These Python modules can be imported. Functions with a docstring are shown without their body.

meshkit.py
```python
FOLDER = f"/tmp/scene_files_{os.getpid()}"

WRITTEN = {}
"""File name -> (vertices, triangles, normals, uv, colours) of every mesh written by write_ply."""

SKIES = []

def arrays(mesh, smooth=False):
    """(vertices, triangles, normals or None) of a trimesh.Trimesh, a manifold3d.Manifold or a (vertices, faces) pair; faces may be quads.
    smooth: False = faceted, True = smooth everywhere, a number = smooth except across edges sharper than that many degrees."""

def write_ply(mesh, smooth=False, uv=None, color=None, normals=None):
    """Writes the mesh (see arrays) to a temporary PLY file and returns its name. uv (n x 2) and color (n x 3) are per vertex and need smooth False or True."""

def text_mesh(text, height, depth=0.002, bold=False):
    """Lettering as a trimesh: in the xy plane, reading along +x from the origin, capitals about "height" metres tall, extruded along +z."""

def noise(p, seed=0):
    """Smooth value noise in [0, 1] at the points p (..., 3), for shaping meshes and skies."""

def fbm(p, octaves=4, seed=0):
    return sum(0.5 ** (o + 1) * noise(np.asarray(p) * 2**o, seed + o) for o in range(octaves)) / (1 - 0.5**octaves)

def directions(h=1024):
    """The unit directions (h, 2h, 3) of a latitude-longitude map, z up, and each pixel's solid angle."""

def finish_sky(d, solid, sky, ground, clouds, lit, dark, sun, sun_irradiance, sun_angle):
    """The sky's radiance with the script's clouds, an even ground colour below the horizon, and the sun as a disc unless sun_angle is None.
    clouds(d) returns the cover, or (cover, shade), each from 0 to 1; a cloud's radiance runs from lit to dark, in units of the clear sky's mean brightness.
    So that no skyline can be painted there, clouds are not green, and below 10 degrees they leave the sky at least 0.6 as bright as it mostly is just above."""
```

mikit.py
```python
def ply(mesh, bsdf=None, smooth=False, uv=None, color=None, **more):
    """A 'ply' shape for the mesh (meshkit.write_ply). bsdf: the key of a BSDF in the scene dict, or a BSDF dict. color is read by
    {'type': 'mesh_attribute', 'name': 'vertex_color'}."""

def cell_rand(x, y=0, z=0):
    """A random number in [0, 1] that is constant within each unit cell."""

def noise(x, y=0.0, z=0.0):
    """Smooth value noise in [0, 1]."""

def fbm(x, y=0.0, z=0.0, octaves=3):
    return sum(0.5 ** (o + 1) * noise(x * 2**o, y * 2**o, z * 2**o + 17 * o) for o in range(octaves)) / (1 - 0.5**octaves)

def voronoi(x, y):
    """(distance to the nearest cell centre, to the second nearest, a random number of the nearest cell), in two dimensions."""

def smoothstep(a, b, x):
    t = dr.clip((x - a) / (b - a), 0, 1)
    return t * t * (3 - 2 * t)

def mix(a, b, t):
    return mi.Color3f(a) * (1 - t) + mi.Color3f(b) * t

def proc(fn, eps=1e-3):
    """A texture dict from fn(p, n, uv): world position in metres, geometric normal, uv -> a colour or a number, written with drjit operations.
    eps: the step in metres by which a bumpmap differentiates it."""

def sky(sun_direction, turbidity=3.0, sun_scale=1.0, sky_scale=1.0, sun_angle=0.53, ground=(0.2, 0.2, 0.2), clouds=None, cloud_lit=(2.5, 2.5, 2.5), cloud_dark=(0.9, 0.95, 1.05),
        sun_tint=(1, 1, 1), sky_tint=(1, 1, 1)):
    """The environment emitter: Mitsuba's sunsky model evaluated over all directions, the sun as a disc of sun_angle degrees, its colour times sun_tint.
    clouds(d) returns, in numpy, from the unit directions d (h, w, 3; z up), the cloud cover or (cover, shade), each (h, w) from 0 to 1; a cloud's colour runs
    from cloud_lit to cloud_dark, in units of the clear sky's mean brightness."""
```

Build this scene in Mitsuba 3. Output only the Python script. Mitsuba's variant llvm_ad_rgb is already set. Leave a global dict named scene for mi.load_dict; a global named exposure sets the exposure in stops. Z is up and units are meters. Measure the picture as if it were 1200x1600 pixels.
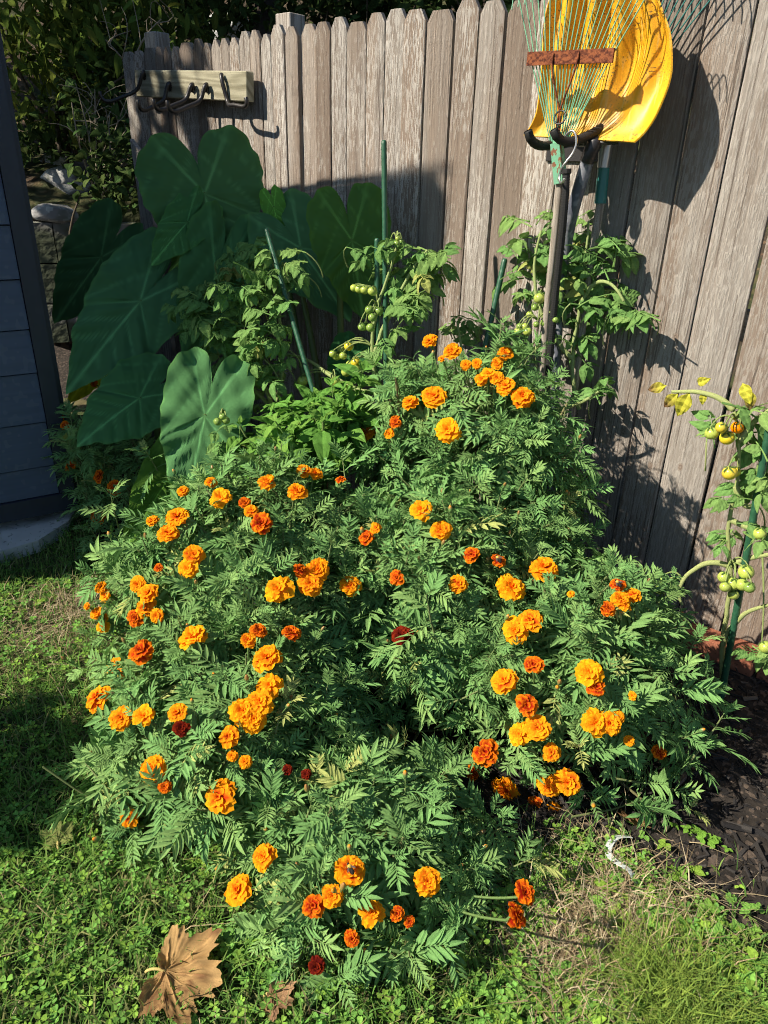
import math, numpy as np, mitsuba as mi, drjit as dr, trimesh, mikit, meshkit
from mikit import noise, fbm, voronoi, cell_rand, smoothstep, mix
T4 = mi.ScalarTransform4f
scene, labels = {}, {}

# ------------------------------------------------------------------ camera, sky, exposure
def nrm(v):
    v = np.asarray(v, float)
    return v / np.maximum(np.linalg.norm(v, axis=-1, keepdims=True), 1e-12)
F = 1135.0                                    # focal length in pixels of the 1200 x 1600 photograph
CAM = np.array([0.0, -2.25, 1.40])
_up = -nrm([535 - 600, 3190 - 800, F])        # from the vanishing point of the fence's verticals
_X = -np.array([-885 - 600, 222 - 800, F])    # and of the fence's length
_X = nrm(_X - _up * (_X @ _up))
R = np.stack([_X, np.cross(_up, _X), _up])    # camera (right, down, forward) -> world
fwd, upv = R @ [0, 0, 1], R @ [0, -1, 0]
scene['camera'] = {'type': 'perspective', 'fov': math.degrees(2 * math.atan(600 / F)), 'fov_axis': 'x', 'near_clip': 0.02, 'far_clip': 500.0,
                   'to_world': T4().look_at(origin=CAM.tolist(), target=(CAM + fwd).tolist(), up=upv.tolist())}
AZ, EL = math.radians(30), math.radians(39.6)
SUN = np.array([-math.sin(AZ) * math.cos(EL), -math.cos(AZ) * math.cos(EL), math.sin(EL)])
scene['sky'] = mikit.sky(SUN.tolist(), turbidity=3, sky_scale=0.55, sun_tint=(.90, 1.0, 1.18))
exposure = 2.65

# ------------------------------------------------------------------ where a thing of the photograph stands
def ray(px, py):
    return R @ nrm([px - 600, py - 800, F])
def at(px, py, y):                            # the point of that sight line in the plane y (the fence's face is y = 0)
    d = ray(px, py)
    return CAM + d * (y - CAM[1]) / d[1]
def ground_at(px, py, z=0.0):
    d = ray(px, py)
    return CAM + d * (z - CAM[2]) / d[2]
def to_px(P):
    c = (np.asarray(P, float) - CAM) @ R
    return np.stack([600 + F * c[..., 0] / c[..., 2], 800 + F * c[..., 1] / c[..., 2], c[..., 2]], -1)

# ------------------------------------------------------------------ helpers
def key_for(base):
    if base not in scene and base not in labels:
        return base
    k = 1
    while f'{base}_{k:03d}' in scene or f'{base}_{k:03d}' in labels:
        k += 1
    return f'{base}_{k:03d}'
_count = {}
def key_fast(base):
    n = _count.get(base, 0)
    _count[base] = n + 1
    return base if n == 0 else f'{base}_{n:03d}'
def shape(mesh, bsdf, smooth=False, color=None, uv=None):
    if color is not None and bsdf in RG: color, uv = None, np.asarray(color)[:, :2]
    return mikit.ply(mesh, bsdf, smooth=smooth, color=color, uv=uv)
def put(base, mesh, bsdf, smooth=False, color=None, uv=None, numbered=True):
    k = key_fast(base) if numbered else base
    scene[k] = shape(mesh, bsdf, smooth, color, uv)
    return k
def put_copy(base, shape, M):
    k = key_fast(base)
    scene[k] = {**shape, 'to_world': T4(np.asarray(M, float).tolist())}
    return k
def thing(base, label, category, group=None, kind=None):
    k = key_fast(base)
    labels[k] = {'label': label, 'category': category}
    if group: labels[k]['group'] = group
    if kind: labels[k]['kind'] = kind
    return k
def structure(key):
    labels[key] = {'kind': 'structure'}

VCOL = ('leaf', 'petal', 'big_leaf', 'matte', 'satin', 'fruit')
class MB:
    """collects pieces of one mesh: vertices, triangles, vertex colours"""
    def __init__(s): s.v, s.f, s.c, s.n = [], [], [], 0
    def add(s, v, f, c=(.5, .5, .5)):
        v = np.asarray(v, float).reshape(-1, 3); f = np.asarray(f, int)
        if f.shape[1] == 4: f = np.vstack([f[:, [0, 1, 2]], f[:, [0, 2, 3]]])
        s.v.append(v); s.f.append(f + s.n); s.n += len(v)
        s.c.append(np.broadcast_to(np.asarray(c, float), (len(v), 3)))
        return s
    def tube(s, pts, r, n=7, c=(.5, .5, .5), cap=True):
        pts = np.asarray(pts, float); m = len(pts)
        r = np.broadcast_to(np.asarray(r, float), (m,))
        t = nrm(np.gradient(pts, axis=0))
        a = np.array([0, 0, 1.]) if abs(t[0][2]) < .9 else np.array([1., 0, 0])
        u = nrm(np.cross(t[0], a)); V = []
        ang = np.arange(n) * 2 * np.pi / n
        for i in range(m):
            u = nrm(u - t[i] * (u @ t[i])); w = np.cross(t[i], u)
            V.append(pts[i] + r[i] * (np.cos(ang)[:, None] * u + np.sin(ang)[:, None] * w))
        V = np.vstack(V); k = np.arange(n); f = []
        for i in range(m - 1):
            f.append(np.stack([i * n + k, i * n + (k + 1) % n, (i + 1) * n + (k + 1) % n, (i + 1) * n + k], 1))
        f = np.vstack(f); f = np.vstack([f[:, [0, 1, 2]], f[:, [0, 2, 3]]])
        cc = np.asarray(c, float)
        if cc.ndim == 2: cc = np.repeat(cc, n, 0)
        if cap:
            V = np.vstack([V, pts[:1], pts[-1:]]); b = m * n
            f = np.vstack([f, np.stack([(k + 1) % n, k, k * 0 + b], 1), np.stack([(m - 1) * n + k, (m - 1) * n + (k + 1) % n, k * 0 + b + 1], 1)])
            if cc.ndim == 2: cc = np.vstack([cc, cc[:1], cc[-1:]])
        return s.add(V, f, cc)
    def sphere(s, p, r, c=(.5, .5, .5), nu=10, nv=7, squash=(1, 1, 1)):
        th = np.linspace(0, np.pi, nv + 1)[1:-1]; ph = np.arange(nu) * 2 * np.pi / nu
        V = np.array([[math.sin(a) * math.cos(b), math.sin(a) * math.sin(b), math.cos(a)] for a in th for b in ph] + [[0, 0, 1], [0, 0, -1]])
        f = []
        for i in range(nv - 2):
            for j in range(nu):
                a, b = i * nu + j, i * nu + (j + 1) % nu
                f += [[a, a + nu, b + nu], [a, b + nu, b]]
        N = (nv - 1) * nu
        for j in range(nu):
            f += [[N, j, (j + 1) % nu], [N + 1, N - nu + (j + 1) % nu, N - nu + j]]
        return s.add(np.asarray(p) + V * r * np.asarray(squash), f, c)
    def box(s, lo, hi, c=(.5, .5, .5), M=None):
        b = trimesh.creation.box(bounds=[lo, hi]); v = np.array(b.vertices)
        if M is not None: v = v @ np.asarray(M)[:3, :3].T + np.asarray(M)[:3, 3]
        return s.add(v, b.faces, c)
    def mesh(s): return (np.vstack(s.v), np.vstack(s.f))
    def col(s): return np.vstack(s.c)
    def put(s, base, bsdf, smooth=False, numbered=True):
        return put(base, s.mesh(), bsdf, smooth=smooth, color=s.col() if bsdf in VCOL or bsdf in RG else None, numbered=numbered)
    def shape(s, bsdf, smooth=False):
        return shape(s.mesh(), bsdf, smooth, s.col() if bsdf in VCOL or bsdf in RG else None)

def frame(x, z, p, s=1.0):
    """4 x 4: local x along x, local z near z, origin p, scale s"""
    x = nrm(x); z = np.asarray(z, float); z = nrm(z - x * (z @ x)); y = np.cross(z, x)
    M = np.eye(4); M[:3, 0], M[:3, 1], M[:3, 2], M[:3, 3] = x * s, y * s, z * s, p
    return M
def bez(pts, n=10):
    """a smooth curve through the points"""
    pts = np.asarray(pts, float)
    from scipy.interpolate import CubicSpline
    d = np.concatenate([[0], np.cumsum(np.linalg.norm(np.diff(pts, axis=0), axis=1))])
    if len(pts) == 2: return np.linspace(pts[0], pts[1], n)
    return CubicSpline(d, pts)(np.linspace(0, d[-1], n))
def merged(protos, which, Ms, tones):
    """one mesh of copies of prototype meshes (v, f, c) under the matrices, colours multiplied by tones"""
    V, Fc, C, n = [], [], [], 0
    Ms, which, tones = np.asarray(Ms), np.asarray(which), np.asarray(tones, float)
    for k, (v, f, c) in enumerate(protos):
        sel = np.nonzero(which == k)[0]
        if not len(sel): continue
        vs = np.einsum('kij,nj->kni', Ms[sel][:, :3, :3], v) + Ms[sel][:, None, :3, 3]
        fs = f[None] + (np.arange(len(sel)) * len(v))[:, None, None]
        V.append(vs.reshape(-1, 3)); Fc.append(fs.reshape(-1, 3) + n); n += len(sel) * len(v)
        C.append((c[None] * tones[sel][:, None, :]).reshape(-1, 3))
    return (np.vstack(V), np.vstack(Fc)), np.clip(np.vstack(C), 0, 1)

# ------------------------------------------------------------------ materials
VC = {'type': 'mesh_attribute', 'name': 'vertex_color'}
def rgb(*c): return {'type': 'rgb', 'value': list(c)}
def principled(color, rough, **k):
    return {'type': 'twosided', 'bsdf': {'type': 'principled', 'base_color': color, 'roughness': rough, **k}}
RG = {}
def two_channel(fn):
    """vertex colours stored in uv: red and green as given, blue from fn(red, green) (meshes without attributes are joined by the renderer)"""
    return mikit.proc(lambda p, n, uv: mi.Color3f(uv.x, uv.y, fn(uv.x, uv.y)))
def leafy(name, blue, rough=0.42, trans=.55):
    scene[name] = {'type': 'principledthin', 'base_color': two_channel(lambda r, g: g * blue), 'roughness': rough, 'diff_trans': trans, 'spec_trans': 0.0, 'eta': 1.45}
    RG[name] = 1
scene['leaf'] = {'type': 'principledthin', 'base_color': VC, 'roughness': 0.42, 'diff_trans': 0.55, 'spec_trans': 0.0, 'eta': 1.4}
leafy('marigold_leaf', .32, .30, .28); leafy('tomato_leaf', .29); leafy('basil_leaf', .19, .32)
scene['petal'] = {'type': 'principledthin', 'base_color': two_channel(lambda r, g: .008 + .01 * g), 'roughness': 0.6, 'diff_trans': 0.6, 'spec_trans': 0.0, 'eta': 1.3}
scene['satin'] = principled(two_channel(lambda r, g: .3 * g * (1 - smoothstep(.3, .7, r))), 0.4, specular=0.5)
scene['fruit'] = principled(two_channel(lambda r, g: .2 * g * (1 - smoothstep(.3, .85, r))), 0.22, specular=0.5)
for q in ('petal', 'satin', 'fruit'): RG[q] = 1
scene['big_leaf'] = {'type': 'principledthin', 'base_color': VC, 'roughness': 0.36, 'diff_trans': 0.45, 'spec_trans': 0.0, 'eta': 1.4}
scene['matte'] = principled(VC, 0.85, specular=0.3)
scene['black_steel'] = principled(rgb(.018, .016, .016), 0.42, specular=0.6)
scene['black_foam'] = principled(rgb(.012, .012, .012), 0.7)
scene['bright_steel'] = principled(rgb(.6, .6, .58), 0.3, metallic=0.9)

def fence_color(p, n, uv):
    u, v = uv.x, uv.y
    pid = dr.floor(u / 8.0)
    x = u - pid * 8.0
    r1, r2, r3 = cell_rand(pid, 3), cell_rand(pid, 7), cell_rand(pid, 11)
    warp = fbm(u * 9, v * 2.0, pid, 3) * 0.05
    streak = .6 * fbm((u + warp) * 190, v * 2.0, pid, 3) + .4 * fbm((u + warp) * 60, v * .8, pid + 3, 2)
    fine = noise(u * 700, v * 9.0, pid)
    brown = mix([.185, .138, .106], [.325, .262, .208], streak)
    grey = mix([.220, .192, .166], [.405, .365, .318], streak)
    t = smoothstep(.25, .75, fbm(u * 14, v * 1.3, pid + 5, 3) * .8 + r1 * .45 - .12)
    c = mix(brown, grey, t)
    old = smoothstep(0.35, 0.7, r2 * .5 + fbm(u * 10, v * 2.5, pid, 2) * .6)   # how much of the old silver skin is left
    flake = smoothstep(.52, .66, fbm((u + warp * .3) * 330, v * 46.0, pid, 3) + .20 * old - .085)
    c = mix(c, mi.Color3f(.56, .53, .48), flake * (.22 + .55 * old) * dr.select(pid < 31, mi.Float(1), mi.Float(.45)))
    crack = smoothstep(.70, .78, fbm((u + warp * .5) * 210, v * 3.0, pid + 9, 2))
    c = mix(c, mi.Color3f(.12, .09, .07), crack * .7)
    # knots
    kz = dr.floor(v / 0.42); kr = cell_rand(pid, kz, 5)
    kx = .03 + .08 * cell_rand(pid, kz, 8); ky = (kz + .2 + .6 * cell_rand(pid, kz, 9)) * .42
    d = dr.sqrt(dr.square((x - kx) * 1.25) + dr.square((v - ky) * .75)) * (1 + .25 * noise(u * 60, v * 60))
    ring = .5 + .5 * dr.sin(d * 900.0)
    k = (1 - smoothstep(.008, .014, d)) * dr.select(kr > .55, mi.Float(1), mi.Float(0))
    c = mix(c, mix([.16, .11, .08], [.30, .24, .19], ring), k * .8)
    return c * (.84 + .32 * fine) * (.68 + .27 * r3)
def fence_bump(p, n, uv):
    u, v = uv.x, uv.y
    pid = dr.floor(u / 8.0)
    warp = fbm(u * 9, v * 2.0, pid, 3) * 0.05
    return .0016 * fbm((u + warp) * 170, v * 2.2, pid, 3) + .0012 * smoothstep(.5, .66, fbm((u + warp * .3) * 330, v * 46.0, pid, 3)) + .0005 * noise(u * 600, v * 14, pid)
scene['fence_wood'] = {'type': 'twosided', 'bsdf': {'type': 'bumpmap', 'arbitrary': mikit.proc(fence_bump, eps=6e-4), 'scale': 1.0,
                       'bsdf': {'type': 'principled', 'base_color': mikit.proc(fence_color), 'roughness': 0.85, 'specular': 0.25}}}
def grain(base, dark, fu=60, fv=3, gamma=.5):
    def fn(p, n, uv):
        w = fbm(uv.x * 12, uv.y * 2, 0.0, 3) * .08
        g = fbm((uv.x + w) * fu, uv.y * fv, 1.0, 4)
        ring = .5 + .5 * dr.sin((uv.x + w * 2.2) * fu * 4.0 + 3 * fbm(uv.x * 8, uv.y * 1.2, 3.0, 2))
        return mix(dark, base, smoothstep(.2, .75, g * .7 + ring * .3)) * (.85 + .3 * noise(uv.x * 700, uv.y * 20))
    return fn
scene['rack_wood'] = principled(mikit.proc(grain([.37, .35, .25], [.19, .175, .115], 45, 2.0)), 0.75, specular=.25)
scene['handle_wood'] = principled(mikit.proc(grain([.38, .34, .29], [.20, .165, .13], 120, 3)), 0.8, specular=.2)
scene['post_wood'] = principled(mikit.proc(grain([.42, .39, .35], [.22, .19, .16], 70, 3)), 0.85, specular=.2)

def siding(p, n, uv):
    g = fbm(uv.x * 4, uv.y * 90, 2.0, 3)
    spot = smoothstep(.74, .80, noise(uv.x * 60, uv.y * 60, 3))
    return mix(mix([.052, .072, .122], [.066, .088, .146], g), mi.Color3f(.10, .12, .16), spot * .4)
def siding_bump(p, n, uv):
    w = fbm(uv.x * 3, uv.y * 6, 0.0, 2) * .06
    return .0009 * fbm(uv.x * 5, (uv.y + w) * 120, 2.0, 3)
scene['siding_paint'] = {'type': 'twosided', 'bsdf': {'type': 'bumpmap', 'arbitrary': mikit.proc(siding_bump, eps=1e-3), 'scale': 1.0,
                         'bsdf': {'type': 'principled', 'base_color': mikit.proc(siding), 'roughness': 0.5, 'specular': .5}}}
scene['trim_paint'] = principled(mikit.proc(lambda p, n, uv: mix([.016, .020, .034], [.024, .029, .046], fbm(p.x * 30, p.y * 30, p.z * 8, 3))), 0.45)
scene['roof_shingle'] = principled(rgb(.08, .08, .085), 0.9)
def concrete(p, n, uv):
    g = fbm(p.x * 14, p.y * 14, p.z * 14, 4)
    pit = smoothstep(.66, .76, fbm(p.x * 60, p.y * 60, p.z * 60, 2))
    stain = smoothstep(.5, .7, fbm(p.x * 5 + 7, p.y * 9, p.z * 5, 3))
    return mix(mix(mix([.40, .40, .385], [.58, .58, .565], g), mi.Color3f(.14, .14, .14), pit * .7), mi.Color3f(.16, .17, .15), stain * .5)
scene['concrete'] = principled(mikit.proc(concrete), 0.9, specular=.2)
def old_concrete(p, n, uv):
    g = fbm(p.x * 9, p.y * 9, p.z * 9, 4); m = smoothstep(.42, .6, fbm(p.x * 5 + 3, p.y * 5, p.z * 4, 3))
    return mix(mix([.10, .10, .095], [.26, .255, .24], g), mi.Color3f(.05, .065, .03), m * .8)
scene['old_concrete'] = {'type': 'twosided', 'bsdf': {'type': 'bumpmap', 'arbitrary': mikit.proc(lambda p, n, uv: .02 * fbm(p.x * 20, p.y * 20, p.z * 20, 4), eps=2e-3), 'scale': 1.0,
                         'bsdf': {'type': 'principled', 'base_color': mikit.proc(old_concrete), 'roughness': 0.95, 'specular': .1}}}
def stone(p, n, uv):
    g = fbm(p.x * 11, p.y * 11, p.z * 11, 4)
    lich = smoothstep(.54, .62, fbm(p.x * 23 + 4, p.y * 23, p.z * 23, 3))
    moss = smoothstep(.56, .66, fbm(p.x * 6 + 9, p.y * 6, p.z * 6, 3))
    return mix(mix(mix([.13, .135, .14], [.36, .36, .35], g), mi.Color3f(.50, .51, .48), lich * .6), mi.Color3f(.07, .09, .04), moss * .5)
scene['stone'] = {'type': 'twosided', 'bsdf': {'type': 'bumpmap', 'arbitrary': mikit.proc(lambda p, n, uv: .012 * fbm(p.x * 25, p.y * 25, p.z * 25, 4), eps=2e-3), 'scale': 1.0,
                  'bsdf': {'type': 'principled', 'base_color': mikit.proc(stone), 'roughness': 0.9, 'specular': .2}}}
def brick(p, n, uv):
    g = fbm(p.x * 25, p.y * 25, p.z * 25, 4)
    sp = smoothstep(.66, .75, noise(p.x * 160, p.y * 160, p.z * 160))
    return mix(mix([.19, .062, .036], [.36, .145, .085], g), mi.Color3f(.10, .05, .035), sp * .6)
scene['edging'] = {'type': 'twosided', 'bsdf': {'type': 'bumpmap', 'arbitrary': mikit.proc(lambda p, n, uv: .003 * fbm(p.x * 90, p.y * 90, p.z * 90, 3), eps=1e-3), 'scale': 1.0,
                   'bsdf': {'type': 'principled', 'base_color': mikit.proc(brick), 'roughness': 0.85, 'specular': .2}}}
def rust(p, n, uv):
    g = fbm(p.x * 140, p.y * 140, p.z * 140, 3)
    return mix([.075, .022, .014], [.26, .085, .035], smoothstep(.3, .7, g))
scene['rust'] = principled(mikit.proc(rust), 0.85, specular=.2)
def yellow(p, n, uv):
    g = fbm(p.x * 18, p.y * 18, p.z * 18, 3)
    sp = smoothstep(.70, .74, noise(p.x * 260, p.y * 260, p.z * 260)) * smoothstep(.42, .62, fbm(p.x * 14 + 3, p.y * 14, p.z * 14, 2))
    sc = smoothstep(.62, .68, fbm(p.x * 120, p.y * 40, p.z * 16, 2))
    return mix(mix(mix([.66, .31, .012], [.78, .42, .022], g), mi.Color3f(.70, .50, .16), sc * .35), mi.Color3f(.16, .10, .03), sp * .85)
scene['yellow_plastic'] = principled(mikit.proc(yellow), 0.42, specular=.5)
def worn_grey(p, n, uv):
    sc = smoothstep(.56, .66, fbm(p.x * 60, p.y * 60, p.z * 22, 3))
    return mix([.105, .115, .145], [.30, .31, .34], sc * .6)
scene['grey_plastic'] = principled(mikit.proc(worn_grey), 0.4)
scene['mint_paint'] = principled(rgb(.17, .42, .26), 0.4)
scene['teal_paint'] = principled(rgb(.03, .17, .15), 0.35)
scene['mint_paint_chipped'] = principled(mikit.proc(lambda p, n, uv: mix([.15, .37, .23], [.20, .08, .04], smoothstep(.55, .62, fbm(p.x * 150, p.y * 150, p.z * 60, 3)))), 0.5)
scene['stake_plastic'] = principled(mikit.proc(lambda p, n, uv: mix([.014, .070, .036], [.034, .115, .060], fbm(p.x * 200, p.y * 200, p.z * 60, 2))), 0.4)
def soil(p, n, uv):
    g = fbm(p.x * 30, p.y * 30, p.z * 30, 4)
    return mix(mix([.016, .014, .012], [.042, .036, .031], g), mi.Color3f(.09, .07, .055), smoothstep(.68, .75, noise(p.x * 90, p.y * 90)))
def soil_bump(p, n, uv): return .02 * fbm(p.x * 30, p.y * 30, p.z * 30, 4)
scene['soil'] = {'type': 'twosided', 'bsdf': {'type': 'bumpmap', 'arbitrary': mikit.proc(soil_bump, eps=2e-3), 'scale': 1.0,
                 'bsdf': {'type': 'principled', 'base_color': mikit.proc(soil), 'roughness': 0.95, 'specular': .15}}}
def turf(p, n, uv):
    g = fbm(p.x * 22, p.y * 22, 0.0, 4)
    d = smoothstep(.5, .7, fbm(p.x * 4 + 3, p.y * 4, 1.0, 3))
    return mix(mix([.030, .040, .016], [.055, .075, .026], g), mi.Color3f(.16, .125, .07), d * .55)
scene['turf'] = {'type': 'twosided', 'bsdf': {'type': 'bumpmap', 'arbitrary': mikit.proc(soil_bump, eps=2e-3), 'scale': 1.0,
                 'bsdf': {'type': 'principled', 'base_color': mikit.proc(turf), 'roughness': 0.95, 'specular': .15}}}
def forest_floor(p, n, uv):
    g = fbm(p.x * 9, p.y * 9, p.z * 9, 4)
    l = smoothstep(.6, .7, noise(p.x * 26, p.y * 26, p.z * 26))
    m = smoothstep(.5, .62, fbm(p.x * 2.4, p.y * 2.4, p.z * 2.4 + 5, 3))
    return mix(mix(mix([.03, .024, .018], [.09, .07, .05], g), mi.Color3f(.20, .13, .08), l * .5), mi.Color3f(.035, .055, .018), m * .6)
scene['forest_floor'] = {'type': 'twosided', 'bsdf': {'type': 'bumpmap', 'arbitrary': mikit.proc(lambda p, n, uv: .05 * fbm(p.x * 14, p.y * 14, p.z * 14, 4), eps=4e-3), 'scale': 1.0,
                 'bsdf': {'type': 'principled', 'base_color': mikit.proc(forest_floor), 'roughness': 0.95, 'specular': .1}}}
scene['bark'] = {'type': 'twosided', 'bsdf': {'type': 'bumpmap', 'arbitrary': mikit.proc(lambda p, n, uv: .04 * fbm(p.x * 22, p.y * 22, p.z * 5, 4), eps=3e-3), 'scale': 1.0,
                 'bsdf': {'type': 'principled', 'base_color': mikit.proc(lambda p, n, uv: mix([.035, .028, .022], [.13, .11, .09], fbm(p.x * 22, p.y * 22, p.z * 5, 4))), 'roughness': 0.95, 'specular': .1}}}

# ------------------------------------------------------------------ ground
def gz(x, y):
    x, y = np.asarray(x, float), np.asarray(y, float)
    p = np.stack([x * 1.7, y * 1.7, x * 0], -1)
    return .05 * (meshkit.fbm(p, 3, 4) - .5) * np.clip(3 - np.hypot(x, y + 1) * .4, 0, 1)
def sheet(x0, x1, y0, y1, step, off, keep=None):
    xs, ys = np.arange(x0, x1 + step / 2, step), np.arange(y0, y1 + step / 2, step)
    X, Y = np.meshgrid(xs, ys); Z = gz(X, Y) + off
    v = np.stack([X, Y, Z], -1).reshape(-1, 3); n = len(xs)
    i, j = np.meshgrid(np.arange(len(ys) - 1), np.arange(n - 1), indexing='ij')
    a = (i * n + j).ravel()
    f = np.stack([a, a + 1, a + n + 1, a + n], 1)
    if keep is not None:
        c = v[f].mean(1); f = f[keep(c[:, 0], c[:, 1])]
    return v, f
v1, f1 = sheet(-6, 3, -5, 0.6, .06, -.004)
big = np.array([[-300, -300, -.06], [300, -300, -.06], [300, 300, -.06], [-300, 300, -.06]], float)
put('ground', (np.vstack([big, v1]), np.vstack([[[0, 1, 2, 3]], f1 + 4])), 'soil', smooth=True, numbered=False); structure('ground')
# the planting bed's edge, from the photograph (x, y in metres)
from shapely.geometry import Polygon, Point
from shapely import contains_xy
edge_px = [(1290, 1560), (1200, 1470), (1120, 1415), (1060, 1400), (1010, 1350), (960, 1335), (905, 1325), (860, 1330), (800, 1350)]
bed_pts = [ground_at(*q)[:2] for q in edge_px] + [(-.55, -1.35), (-1.05, -1.52), (-1.42, -1.45), (-1.62, -1.15), (-2.1, -1.05), (-2.62, -1.0), (-3.6, -.9), (-3.6, .55), (1.6, .55), (1.6, -1.2)]
BED = Polygon(bed_pts).buffer(0)
def in_bed(x, y): return contains_xy(BED, np.asarray(x), np.asarray(y))
v2, f2 = sheet(-4.5, 1.6, -4, -.02, .04, .002, lambda x, y: ~in_bed(x, y))
put('lawn', (v2, f2), 'turf', smooth=True, numbered=False); structure('lawn')
v3, f3 = sheet(-3.6, 1.6, -1.8, .5, .04, .006, in_bed)
put('mulch_bed', (v3, f3), 'soil', smooth=True, numbered=False); structure('mulch_bed')

# ------------------------------------------------------------------ hillside behind the fence
WL = np.array([-8.1, 1.64]); WR = np.array([-7.6, 2.2])           # line of the retaining wall
wdir = nrm([.62, .78]); wn = np.array([-wdir[1], wdir[0]])         # along it, and away from the camera
W0 = np.array([-6.0, .75])
def hill_z(x, y):
    s = (x - W0[0]) * wn[0] + (y - W0[1]) * wn[1]
    s2 = (y - .9) * .9 + 0 * x
    up = np.where(s > -.0, .93 + .40 * np.maximum(s, 0) ** 1.02, -.2)
    up2 = np.where(y > .7, .25 + .52 * np.maximum(s2, 0), -.2)
    z = np.maximum(up, np.where(x > -4.2, up2, np.minimum(up2, up + .0)))
    p = np.stack([x * .9, y * .9, x * 0], -1)
    return np.where(z > -.1, z + .5 * (meshkit.fbm(p, 4, 9) - .5) * np.clip((z - .2), 0, 1), -.3)
xs = np.arange(-22, 8.01, .22); ys = np.arange(-8, 24.01, .22)
X, Y = np.meshgrid(xs, ys); Z = hill_z(X, Y)
n = len(xs); i, j = np.meshgrid(np.arange(len(ys) - 1), np.arange(n - 1), indexing='ij'); a = (i * n + j).ravel()
vv = np.stack([X, Y, Z], -1).reshape(-1, 3); ff = np.stack([a, a + 1, a + n + 1, a + n], 1)
ff = ff[(vv[ff][:, :, 2].max(1) > -.25)]
put('hillside', (vv, ff), 'forest_floor', smooth=True, numbered=False); structure('hillside')
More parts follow.
